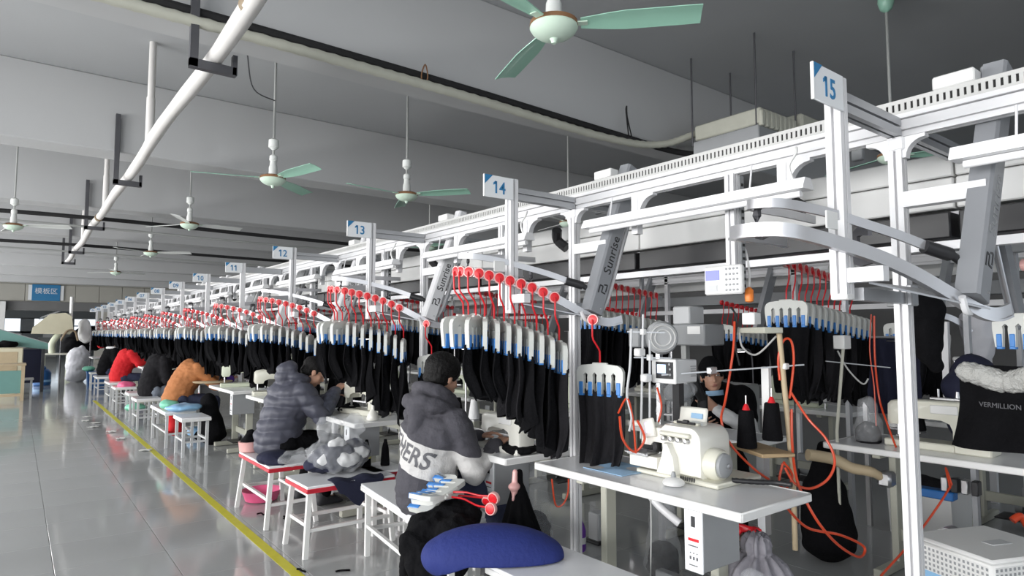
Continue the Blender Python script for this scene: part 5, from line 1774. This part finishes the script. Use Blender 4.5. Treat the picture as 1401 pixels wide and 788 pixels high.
bench(2.02, 2.30, 4.22, 4.56, 'short white bench with red edge holding two thread cones', edge='red_edge', group='red edged benches')
t = thing('oil_bottle', 'small white pump bottle at the corner of the third table', 'bottle', (2.12, 4.44, .75))
t.location = (2.22, 4.66, .752)
MB().lathe([(.045, 0), (.05, .01), (.04, .05), (.022, .075), (.012, .085), (.012, .11)], n=16).build('bottle', MATS['machine_white'], t)
MB().cyl((0, 0, .11), (0, 0, .13), .009, n=10).bar((-.03, 0, .13), (.012, 0, .13), .014, .012).build('pump', MATS['white_paint'], t)
for k, (x, y, w) in enumerate(((2.30, 5.28, 'beside the puffer jacket man hands'), (2.28, 2.90, 'near the hooded man machine'))):
    b = MB().ell((x, y, .775), (.10, .13, .03)).ell((x + .04, y + .04, .79), (.07, .06, .04))
    blob('work_piece', 'black garment piece being sewn ' + w, 'garment', b, 'black_cloth', .010, 2, crumple(.012, 18))

# ---------------------------------------------------------------- further along the aisle
t = thing('white_sack', 'big stuffed white sack standing on the floor at the aisle end', 'sack', (1.46, 23.0, 0))
b = MB().cone2((0, 0, .22), (.02, 0, .72), .27, .30, 18).cone2((.02, 0, .7), (.10, 0, .98), .24, .10, 14).ell((0, 0, .12), (.28, .25, .12))
put('sack_cloth', remesh(b, .025, 2, crumple(.03, 5, .012, 14), 'sack'), MATS['bag_white'], t)
for k, (x, y, w) in enumerate(((1.68, 20.2, 'left'), (1.86, 20.0, 'right'))):
    t = thing('blue_bin', 'blue plastic bin under the far stools, %s one' % w, 'bin', (x, y, 0))
    MB().prism([(-.15, 0), (.15, 0), (.18, .42), (-.18, .42)], (0, -.17, 0), (0, .17, 0)).build('tub', MATS['blue_plastic'], t)
    MB().cbox((0, 0, .425), (.38, .38, .03), .008).build('rim', MATS['blue_plastic'], t)
bench(1.50, 1.90, 19.2, 19.6, 'white stool right in front of the blue bins', group='small white stools')
b = MB().ell((1.70, 8.95, .50), (.22, .16, .05))
blob('folded_cloth', 'sky blue folded cloth on the stool beside the orange jacket', 'cloth', b, 'sky_plastic', .015, 2, crumple(.02, 9))
b = MB().ell((1.60, 9.35, .51), (.11, .13, .06))
blob('folded_cloth', 'mint green cloth on the stool behind the blue cloth', 'cloth', b, 'mint_plastic', .015, 2, crumple(.02, 9))
b = MB().cone2((1.62, 9.25, .40), (1.66, 9.22, .22), .07, .10)
blob('red_bag', 'red bag hanging below the stool of the person in orange', 'bag', b, 'red_cloth', .015, 2, crumple(.015, 12))
b = MB().cone2((2.02, 9.1, .55), (2.06, 9.0, .15), .10, .16).ell((2.05, 9.05, .12), (.2, .16, .1))
blob('black_sack', 'black sack on the floor right of the blue folded cloth', 'bag', b, 'black_cloth', .02, 2, crumple(.015, 10))
for k, (x, y, z, m, w) in enumerate(((1.66, 13.9, .47, 'pink_plastic', 'pink bundle on the stool nearest the red jacket'), (1.62, 12.4, .20, 'mint_plastic', 'mint bundle under the stool below the dark coat'), (1.55, 20.3, .50, 'mint_plastic', 'mint green bundle near the white sack'), (2.05, 9.7, .09, 'sky_plastic', 'pale blue bag on the floor under the table of the orange jacket'))):
    blob('cloth_bundle', w, 'bundle', MB().ell((x, y, z), (.16, .16, .07)), m, .02, 2, crumple(.02, 9))
t = thing('round_tray', 'round pale wooden tray at the table of the person in orange', 'tray', (2.12, 9.35, .77))
MB().lathe([(.0, 0), (.24, 0), (.25, .012), (.24, .02), (.0, .02)], n=28).build('tray', MATS['wood_beige'], t)
rs = random.Random(5)
SCL = ['a white scrap near the yellow line', 'the brightest scrap left of the yellow line', 'a dark thread scrap by the bench legs', 'a small scrap by the first stool', 'a pale scrap in the aisle']
sp = [(.95, 12.6), (1.05, 12.2), (.98, 11.7), (1.18, 10.2), (1.30, 9.0), (1.02, 13.2), (1.15, 11.0)]
for k, (x, y) in enumerate(sp):
    o = MB().grid(lambda u, v: ((u - .5) * .10, (v - .5) * .12 + .01 * math.sin(u * 7), .004 + .014 * abs(math.sin(u * 5 + v * 4 + k))), 5, 5, .003).build('paper_scrap', MATS['scrap'])
    o.location, o.rotation_euler = (x, y, 0), (0, 0, k * 1.1)
    tag(o, 'white paper scrap on the aisle floor, %s one counting from the camera' % ORD[sorted(range(7), key=lambda i: sp[i][1]).index(k)], 'scrap', 'paper scraps')
for k, (x, y) in enumerate(((1.48, 3.5), (1.56, 3.3), (1.42, 3.9), (1.62, 3.75), (1.45, 2.95), (1.70, 5.1), (1.58, 5.3))):
    o = MB().tube([(-.03, 0, .006), (0, .012, .012), (.03, -.005, .006), (.05, .01, .008)], .006, 6, 4).build('thread_scrap', MATS['black_cloth'])
    o.location, o.rotation_euler = (x, y, 0), (0, 0, k * .9)
    tag(o, 'black thread scrap on the floor beside the benches, %s one' % ORD[k], 'scrap', 'thread scraps')

# left side of the aisle, far away
t = thing('sloped_table', 'long teal edged table sloping down towards the aisle, left edge', 'table', (-1.1, 19.4, 0))
P = [at(u, v, y=19.4) for u, v in ((-60, 434), (66, 470), (66, 478), (-60, 466))]
po = [(p.x + 1.1, p.z) for p in P]
MB().prism(po, (0, .06, 0), (0, 0, 0)).build('teal_side', MATS['teal_paint'], t, 30)
MB().prism([(po[0][0], po[0][1] + .02), (po[1][0], po[1][1] + .02), po[1], po[0]], (0, 3.0, 0), (0, 0, 0)).build('top', MATS['grey_plastic'], t, 30)
for f in (.35, .95):
    x, z = po[3][0] + (po[2][0] - po[3][0]) * f, po[3][1] + (po[2][1] - po[3][1]) * f
    for y in (.3, 2.7): MB().bar((x, y, .0), (x, y, z), .07, .07, (0, 1, 0)).build('leg', MATS['dark_steel'], t)
t = thing('work_table', 'small wooden table with teal panel at the left edge', 'table', (-.30, 17.6, 0))
MB().cbox((0, 0, .76), (1.0, .7, .04), .006).build('top', MATS['wood_beige'], t)
for x in (-.45, .45):
    for y in (-.3, .3): MB().bar((x, y, 0), (x, y, .75), .06, .06, (0, 1, 0)).build('leg', MATS['wood_beige'], t)
MB().cbox((0, -.30, .40), (.84, .02, .48), .004).build('teal_panel', MATS['teal_paint'], t)
MB().bar((-.45, -.3, .12), (.45, -.3, .12), .05, .05).build('stretcher', MATS['wood_beige'], t)
t = thing('cream_cabinet', 'cream cabinet with dark cloth on top behind the wooden table', 'cabinet', (-.40, 19.2, 0))
MB().cbox((0, 0, .55), (1.1, .6, 1.10), .02).build('body', MATS['cream_panel'], t); MB().cbox((.0, -.302, .6), (.9, .01, .8), .004).build('door', MATS['wood_beige'], t)
put('cloth_pile', remesh(MB().ell((0, 0, 1.13), (.4, .25, .09)).ell((.25, 0, 1.18), (.2, .2, .08)), .03, 2, crumple(.04, 6), 'pile'), MATS['black_cloth'], t)
t = thing('purple_cart', 'dark navy cart with white rail behind the cream cabinet', 'cart', (.22, 20.8, 0))
MB().cbox((0, 0, .60), (.7, .7, .85), .02).build('bag', MATS['navy_cloth'], t); MB().tube([(-.36, -.36, .05), (-.36, -.36, 1.08), (.36, -.36, 1.08), (.36, -.36, .05)], .02, 8).build('rail', MATS['white_paint'], t)
t = thing('low_stool', 'low pale stool beside the navy cart', 'stool', (.18, 17.9, 0))
MB().cbox((0, 0, .42), (.34, .34, .04), .006).build('seat', MATS['light_grey_plastic'], t)
for x in (-.13, .13):
    for y in (-.13, .13): MB().bar((x, y, 0), (x, y, .40), .035, .035, (0, 1, 0)).build('leg', MATS['light_grey_plastic'], t)
for k, y in enumerate((22.0, 22.7)):
    t = thing('water_barrel', ['upper', 'lower'][k] + ' blue barrel right of the navy cart', 'barrel', (.62, y, 0))
    MB().lathe([(.18, 0), (.20, .02), (.20, .34), (.17, .40), (.08, .44), (.08, .50)], n=20).build('barrel', MATS['blue_plastic'], t)
    MB().lathe([(.205, .10), (.205, .16)], n=20).build('band', MATS['sky_plastic'], t)
t = thing('feeding_machine', 'tall cream shell machine with green arm near the aisle end', 'machine', (1.02, 25.0, 0))
MB().cbox((0, 0, .78), (1.1, .6, .05), .01).build('table', MATS['machine_cream'], t)
for x in (-.35, .35): MB().cbox((x, 0, .39), (.16, .4, .76), .01).build('leg', MATS['machine_green'], t)
b = MB().prism([(-.55, 0), (.42, -.02), (.52, .10), (.46, .55), (.30, .66), (-.10, .62), (-.52, .20)], (-.1, .2, 1.42), (-.1, -.2, 1.42))
b.build('shell', MATS['cream_panel'], t, 30)
MB().tube([(-.1, 0, .80), (-.12, 0, 1.1), (.05, 0, 1.42)], .09, 12, 5).build('arm', MATS['machine_green'], t)
MB().tube([(.1, -.25, 1.2), (.25, -.25, 1.5), (.45, -.25, 1.5), (.55, -.2, 1.2)], .03, 8, 6).build('hoop', MATS['mdf_brown'], t)
MB().cyl((.35, 0, 1.9), (.35, 0, 2.6), .05, n=10).build('feed_pipe', MATS['white_paint'], t)
blob('cloth_heap', 'white cloth heap hung beside the cream shell machine', 'cloth', MB().cone2((1.75, 25.3, 1.75), (1.8, 25.3, 1.35), .16, .24), 'white_cloth', .03, 2, crumple(.05, 5))
t = thing('clothes_rail', 'dark clothes rail behind the cream shell machine', 'rail', (2.0, 26.4, 0))
MB().tube([(-.8, 0, 0), (-.8, 0, 1.68), (.8, 0, 1.68), (.8, 0, 0)], .03, 8).build('frame', MATS['dark_steel'], t)
t = thing('clothes_rail', 'small clothes rail holding the red garment', 'rail', (2.15, 24.0, 0))
MB().tube([(-.3, 0, 0), (-.3, 0, 1.54), (.3, 0, 1.54), (.3, 0, 0)], .02, 8).build('frame', MATS['dark_steel'], t)
b = MB().ell((2.0, 26.5, 1.25), (.6, .4, .42)).ell((1.5, 26.2, 1.0), (.3, .3, .3))
blob('garment_heap', 'dark mass of hanging garments beyond the cream shell machine', 'garments', b, 'black_cloth', .04, 2, crumple(.07, 4))
b = MB().cone2((2.15, 24.0, 1.10), (2.15, 24.0, 1.45), .14, .10)
blob('red_garment', 'red garment hanging behind the white sack', 'garment', b, 'red_cloth', .03, 2, crumple(.03, 6))
sewing_table(1.72, 2.42, 21.5, 22.6, 'pale table behind the white sack', group='sewing tables')
for k, (x, w) in enumerate(((-1.6, 'white structural column at the left edge'), (-.55, 'second slim white column near the left edge'))):
    o = MB().cbox((0, 0, 1.45), (.22, .22, 2.9), .01).build('column', MATS['white_paint']); o.location = (x, YF - .35, 0); tag(o, w, 'column')
# machines in the hall beyond
for k in range(5):
    t = thing('far_machine', 'grey machine in the next hall, %s from the left' % ORD[k], 'machine', (-3 + 1.5 * k, YF + 6 + k, 0))
    MB().cbox((0, 0, .6), (.9, .7, 1.2), .02).build('body', MATS['grey_frame'], t); MB().cbox((0, 0, 1.3), (.5, .4, .3), .02).build('head', MATS['white_paint'], t)
t = thing('roof_panel', 'bright white slanting roof panel seen through the far opening', 'panel', (2.0, YF + 5, 2.7))
MB().cbox((0, 0, 0), (2.2, 6, .06), .01, Matrix.Rotation(R(-24), 3, 'Y')).build('panel', MATS['lamp_white'], t)
for y in (-2.5, 2.5): MB().bar((-.9, y, -.4), (.9, y, .4), .06, .06).build('rib', MATS['grey_plastic'], t)
note(t)

# ---------------------------------------------------------------- second line behind the first
t = thing('rear_conveyor', 'second overhead conveyor line standing behind the first', 'conveyor', (6.6, 0, 2.1))
MB().extr((0, -1, 0), (0, 27, 0), .05, .10).build('beam', MATS['alu'], t, 30)
MB().cbox((.3, 13, -.03), (.10, 28, .22), .006).build('cover', MATS['white_paint'], t)
MB().cbox((.3, 13, -.27), (.2, 28, .12), .006).build('track', MATS['grey_plastic'], t)
MB().bar((-.10, -1, -.42), (-.10, 27, -.42), .04, .05).build('rail', MATS['alu'], t, 30)
MB().bar((-1.0, -1, .22), (-1.0, 27, .22), .04, .05).build('lamp_rail', MATS['alu'], t, 30)
for k in range(16):
    MB().bar((0, .2 + SP * k, -2.1), (0, .2 + SP * k, .22), .05, .05, (0, 1, 0)).build('post', MATS['alu'], t, 30)
    MB().bar((-1.05, .2 + SP * k, .25), (0, .2 + SP * k, .25), .045, .06).build('cross_bar', MATS['alu_grey'], t, 30)
    if k < 9: MB().bar((-.3, .5 + SP * k, -.75), (.05, .45 + SP * k, .1), .12, .05, (0, 1, 0)).build('lift_arm', MATS['alu_grey'], t, 30)
note(t)
for k in range(7):
    y = 4.3 + SP * k
    t = thing('fluorescent_lamp', 'lit fluorescent tube over the rear tables, %s from the right' % ORD[k], 'lamp', (5.6, y, 2.2), 0, 'lit tubes')
    MB().cbox((0, 0, .03), (.09, 1.22, .035), .006).build('fitting', MATS['lamp_white'], t)
    MB().cyl((0, -.59, -.005), (0, .59, -.005), .016, n=10).build('tube', MATS['lamp_on'], t)
    for dy in (-.5, .5): MB().cyl((0, dy, .04), (0, dy, .10), .004, n=6).build('suspension', MATS['alu'], t)
for k in range(10):
    y = .9 + SP * k
    sewing_table(5.55, 6.15, y, y + 1.15, 'white table of the second line, %s from the right' % ORD[k], group='second line tables')
    lockstitch(5.85, y + .6, R(90), 'machine on the second line, %s from the right' % ORD[k], ('machine_cream', 'machine_green')[k % 2])
    for i in range(8):
        put_hanger(Vector((5.75 + .09 * i, y + 1.35, 1.74 - .01 * i)), rg.uniform(-.05, .05), 'dark red hanger, %s in the %s rack of the second line' % (ORD[i], ORD[k]),
                   'black garment on the %s hanger in the %s rack of the second line' % (ORD[i], ORD[k]), 'second line hangers', 'second line garments', False)

# assorted machine heads and thread stands glimpsed between the lines
def thread_stand(x, y, z, label, h=.62, nsp=2):
    t = thing('thread_stand', label, 'thread stand', (x, y, z), rs.uniform(-.4, .4), 'thread stands')
    MB().cyl((0, 0, 0), (0, 0, h), .007, n=8).build('pole', MATS['steel'], t)
    MB().bar((0, -.12, h), (0, .12, h), .012, .008).bar((0, -.12, .06), (0, .12, .06), .05, .012).build('arm', MATS['steel'], t)
    for k in range(nsp):
        y_ = -.09 + .18 * k / max(1, nsp - 1)
        MB().lathe([(.038, .07), (.040, .08), (.022, .20), (.018, .205)], (0, y_, 0), n=14).build('thread_cone', MATS[('black_cloth', 'white_cloth', 'black_cloth')[(k + int(x * 10)) % 3]], t)
    return note(t)


for k, (x, y, w) in enumerate(((2.58, 4.15 - .25, 'thread stand behind the second table'), (2.50, 5.45, 'thread stand on the third table'), (2.46, 7.2, 'thread stand on the fourth table'), (3.95, 3.15, 'thread stand beside the worker in the cap'),
                              (4.2, 5.0, 'thread stand on the first further rear table'), (4.2, 6.6, 'thread stand on the second further rear table'), (4.5, 1.75, 'thread stand on the scuffed rear table'), (2.46, 8.9, 'thread stand on the fifth table'))):
    thread_stand(x, y, .752, w)
# a grey multi-box unit between the lines above the worker
t = thing('pneumatic_unit', 'grey pneumatic box unit with labels above and left of the capped worker', 'controller', at(955, 458, d=4.3))
MB().cbox((0, 0, 0), (.22, .26, .14), .008).build('case', MATS['grey_plastic'], t); MB().cbox((-.02, .06, .13), (.16, .14, .12), .008).build('upper_case', MATS['light_grey_plastic'], t)
MB().box((-.112, -.05, .03), (.003, .10, .05)).build('label', MATS['white_paint'], t)
MB().bar((-.02, .09, -.05), (-.02, .09, -1.38), .04, .04, (0, 1, 0)).build('stand', MATS['grey_frame'], t)
t = thing('suction_fan', 'white round suction unit beside the hangers left of the terminal', 'fan', at(905, 462, d=4.0))
MB().lathe([(.03, -.04), (.09, -.035), (.105, 0), (.09, .035), (.03, .04)], axis=(.6, .8, 0), n=24).build('housing', MATS['light_grey_plastic'], t)
for r in (.05, .075): MB().tube([Vector((.8, -.6, 0)) * r * math.cos(a) + Vector((0, 0, 1)) * r * math.sin(a) - Vector((.6, .8, 0)) * .042 for a in [2 * math.pi * q / 24 for q in range(25)]], .005, 6).build('guard_ring', MATS['white_paint'], t)
MB().cbox((-.10, .10, .0), (.09, .09, .12), .008).build('motor', MATS['grey_plastic'], t)
MB().bar((0, .02, -.08), (0, .02, -1.38), .03, .03, (0, 1, 0)).build('stand', MATS['steel'], t)
t = thing('jointed_stand', 'black jointed stand in front of the capped worker', 'stand', at(963, 597, d=4.35))
MB().tube([at(942, 500, d=4.3), at(953, 530, d=4.3), at(961, 545, d=4.35)], .034, 10, 4).build('upper_arm', MATS['black_plastic'], t, world=True)
MB().tube([at(961, 540, d=4.35), at(963, 597, d=4.35)], .034, 10).build('upright', MATS['black_plastic'], t, world=True)
b = MB().ell(at(925, 535, d=3.9), (.12, .12, .10))
o = blob('wrapped_machine_head', 'machine head wrapped in silvery film left of the black arm', 'machine part', b, 'clear_plastic', .012, 1, crumple(.03, 18, .012))
put('machine_core', remesh(MB().ell(at(928, 538, d=3.93), (.085, .085, .06)), .012, 1, crumple(.02, 20), 'core'), MATS['grey_plastic'], o)
o = blob('hanging_garment', 'black garment hanging right behind the nearest floor post', 'garment', MB().cone2(at(1262, 425, d=3.3), at(1268, 475, d=3.3), .10, .07).cone2(at(1265, 470, d=3.3), at(1280, 500, d=3.3), .07, .04), 'black_cloth', .012, 2, crumple(.015, 12))
blob('dark_garment_stack', 'dark stack of garments on the rear table right of the nearest post', 'garments', MB().ell((4.5, 1.38, 1.10), (.13, .15, .20)).ell((4.5, 1.37, .90), (.14, .16, .16)), 'navy_cloth', .02, 2, crumple(.03, 9))
blob('pale_cloth', 'lilac and white cloth hanging behind the right lift arm', 'cloth', MB().cone2(at(1338, 440, d=5.5), at(1338, 480, d=5.5), .14, .12), 'bag_white', .02, 2, crumple(.03, 9))

# rear lift arm and boxes seen beyond the right lift arm
q0, q1 = at(1392, 436, d=3.6), at(1362, 300, d=3.5)
t = thing('rear_lift_arm', 'dark grey inclined lift arm of the rear side, beyond the right lift arm', 'conveyor', (q0.x, q0.y, q0.z))
MB().bar(q0, q1, .10, .06, (0, 1, 0)).build('cover', MATS['arm_grey'], t, 30, world=True)
MB().tube([q1 + Vector((-.09, 0, 0)), q0.lerp(q1, .3) + Vector((-.09, 0, 0)), q0 + Vector((-.05, 0, -.03)), q0 + Vector((.03, 0, -.05))], .012, 8, 5).build('guard_rail', MATS['rail_metal'], t, world=True)
MB().bar(q1 + Vector((0, 0, -.02)), Vector((q1.x, q1.y, 2.1)), .05, .05, (0, 1, 0)).build('hanger_post', MATS['alu'], t, 30, world=True)
MB().bar(Vector((3.55, q1.y, 2.13)), Vector((q1.x + .1, q1.y, 2.13)), .05, .05).build('cross_bar', MATS['alu'], t, 30, world=True)
t = thing('rear_curved_rail', 'curved grey rear hanger rail behind the nearest floor post', 'rail', at(1285, 440, d=3.9))
MB().sweep(ats(3.9, (1262, 432), (1290, 432), (1312, 441), (1328, 455)), .012, .035, 6).build('rail', MATS['rail_metal'], t, world=True)
MB().bar(at(1293, 440, d=3.9), at(1297, 566, d=3.9), .035, .035, (0, 1, 0)).build('post', MATS['alu'], t, 30, world=True)
for k, (u, v, d, sx, sz, w) in enumerate(((1152, 372, 4.4, .16, .10, 'white junction box under the rear beam left of sign post fifteen'), (1315, 330, 3.9, .11, .10, 'white junction box beside the right lift arm'), (1230, 408, 4.6, .14, .12, 'pale control box behind the nearest floor post top'), (1385, 330, 4.4, .2, .16, 'pale grey box at the right edge behind the lift arm'))):
    q = at(u, v, d=d)
    t = thing('junction_box', w, 'box', q, R(-10), 'junction boxes')
    MB().cbox((0, 0, 0), (.08, sx, sz), .006).build('case', MATS['light_grey_plastic' if k else 'white_paint'], t)
    MB().bar((.02, 0, -q.z), (.02, 0, sz / 2), .03, .03, (0, 1, 0)).build('post', MATS['alu_grey'], t)
    for a in (-1, 1): MB().cyl((-.04, 0, a * sz * .25), (-.045, 0, a * sz * .25), .006, n=8).build('screw', MATS['dark_steel'], t)
# small lit work lamps and clutter on the rear tables
WL = [(4.9, 1.5), (4.7, 2.6), (5.85, 2.2), (5.75, 3.6), (5.9, 5.2), (5.8, 6.9), (4.2, 4.3), (4.2, 6.1), (4.25, 7.8), (5.9, 8.6)]
for k, (x, y) in enumerate(WL):
    t = thing('work_lamp', 'small lit work lamp over a rear machine, %s of ten from the right' % ORD[k], 'lamp', (x, y, .75), 0, 'work lamps')
    MB().tube([(0, 0, -.75 if x in (4.9, 4.7) else 0), (0, 0, .35), (-.04, 0, .50), (-.14, .02, .52)], .007, 8, 5).build('neck', MATS['dark_steel'], t)
    MB().cbox((-.16, .02, .51), (.09, .05, .03), .008).build('lamp_head', MATS['white_paint'], t)
    MB().box((-.16, .02, .493), (.07, .036, .004)).build('led_strip', MATS['lamp_on'], t)
for k, (x, y, w) in enumerate(((5.85, 1.0, 'first second-line table'), (5.7, 2.75, 'next second-line table'), (5.75, 4.3, 'third second-line table'), (5.8, 6.2, 'fourth second-line table'), (5.75, 7.9, 'fifth second-line table'))):
    thread_stand(x, y + .12, .752, 'thread stand with pale cones on the ' + w, .7, 3)
for k, (x, y, m, w) in enumerate(((4.75, 3.3, 'grey_frame', 'grey floor cabinet behind the capped worker'), (5.0, .9, 'grey_plastic', 'dark grey floor cabinet right of the black sack'), (4.9, 4.9, 'beige_frame', 'beige floor cabinet between the rear lines'))):
    t = thing('floor_cabinet', w, 'cabinet', (x, y, 0))
    MB().cbox((0, 0, .5), (.45, .5, 1.0), .015).build('body', MATS[m], t)
    MB().cbox((-.23, 0, .55), (.012, .42, .75), .006).build('door', MATS['light_grey_plastic'], t)
    MB().cbox((-.24, .15, .6), (.014, .02, .10), .004).build('handle', MATS['dark_steel'], t)
bx = [(5.72, 1.9, .4, 'white'), (4.62, 5.4, .3, 'blue')]
for k, (x, y, s_, c) in enumerate(bx):
    t = thing('storage_tub', c + ' plastic tub of cloth on the floor between the rear lines', 'tub', (x - .5, y, 0))
    MB().prism([(-s_ * .42, 0), (s_ * .42, 0), (s_ * .5, s_ * .8), (-s_ * .5, s_ * .8)], (0, -s_ * .5, 0), (0, s_ * .5, 0)).build('tub', MATS['white_paint' if c == 'white' else 'blue_plastic'], t)
    put('cloth', remesh(MB().ell((0, 0, s_ * .8), (s_ * .45, s_ * .45, s_ * .2)), .02, 2, crumple(.03, 9), 'cloth'), MATS['charcoal_cloth'], t)
t = thing('work_jacket', 'purple and navy clothes hanging left of the nearest floor post', 'garment', at(1222, 520, d=4.7))
MB().grid(lambda u, v: Vector((.03 * math.sin(u * 16 + v * 3), (u - .5) * .34, .30 - .55 * v)), 16, 8, .02).build('cloth', MATS['navy_cloth'], t)
MB().cyl((0, -.2, .31), (0, .2, .31), .01, n=8).bar((0, .2, .31), (0, .2, -1.1), .03, .03, (0, 1, 0)).build('rail', MATS['steel'], t)
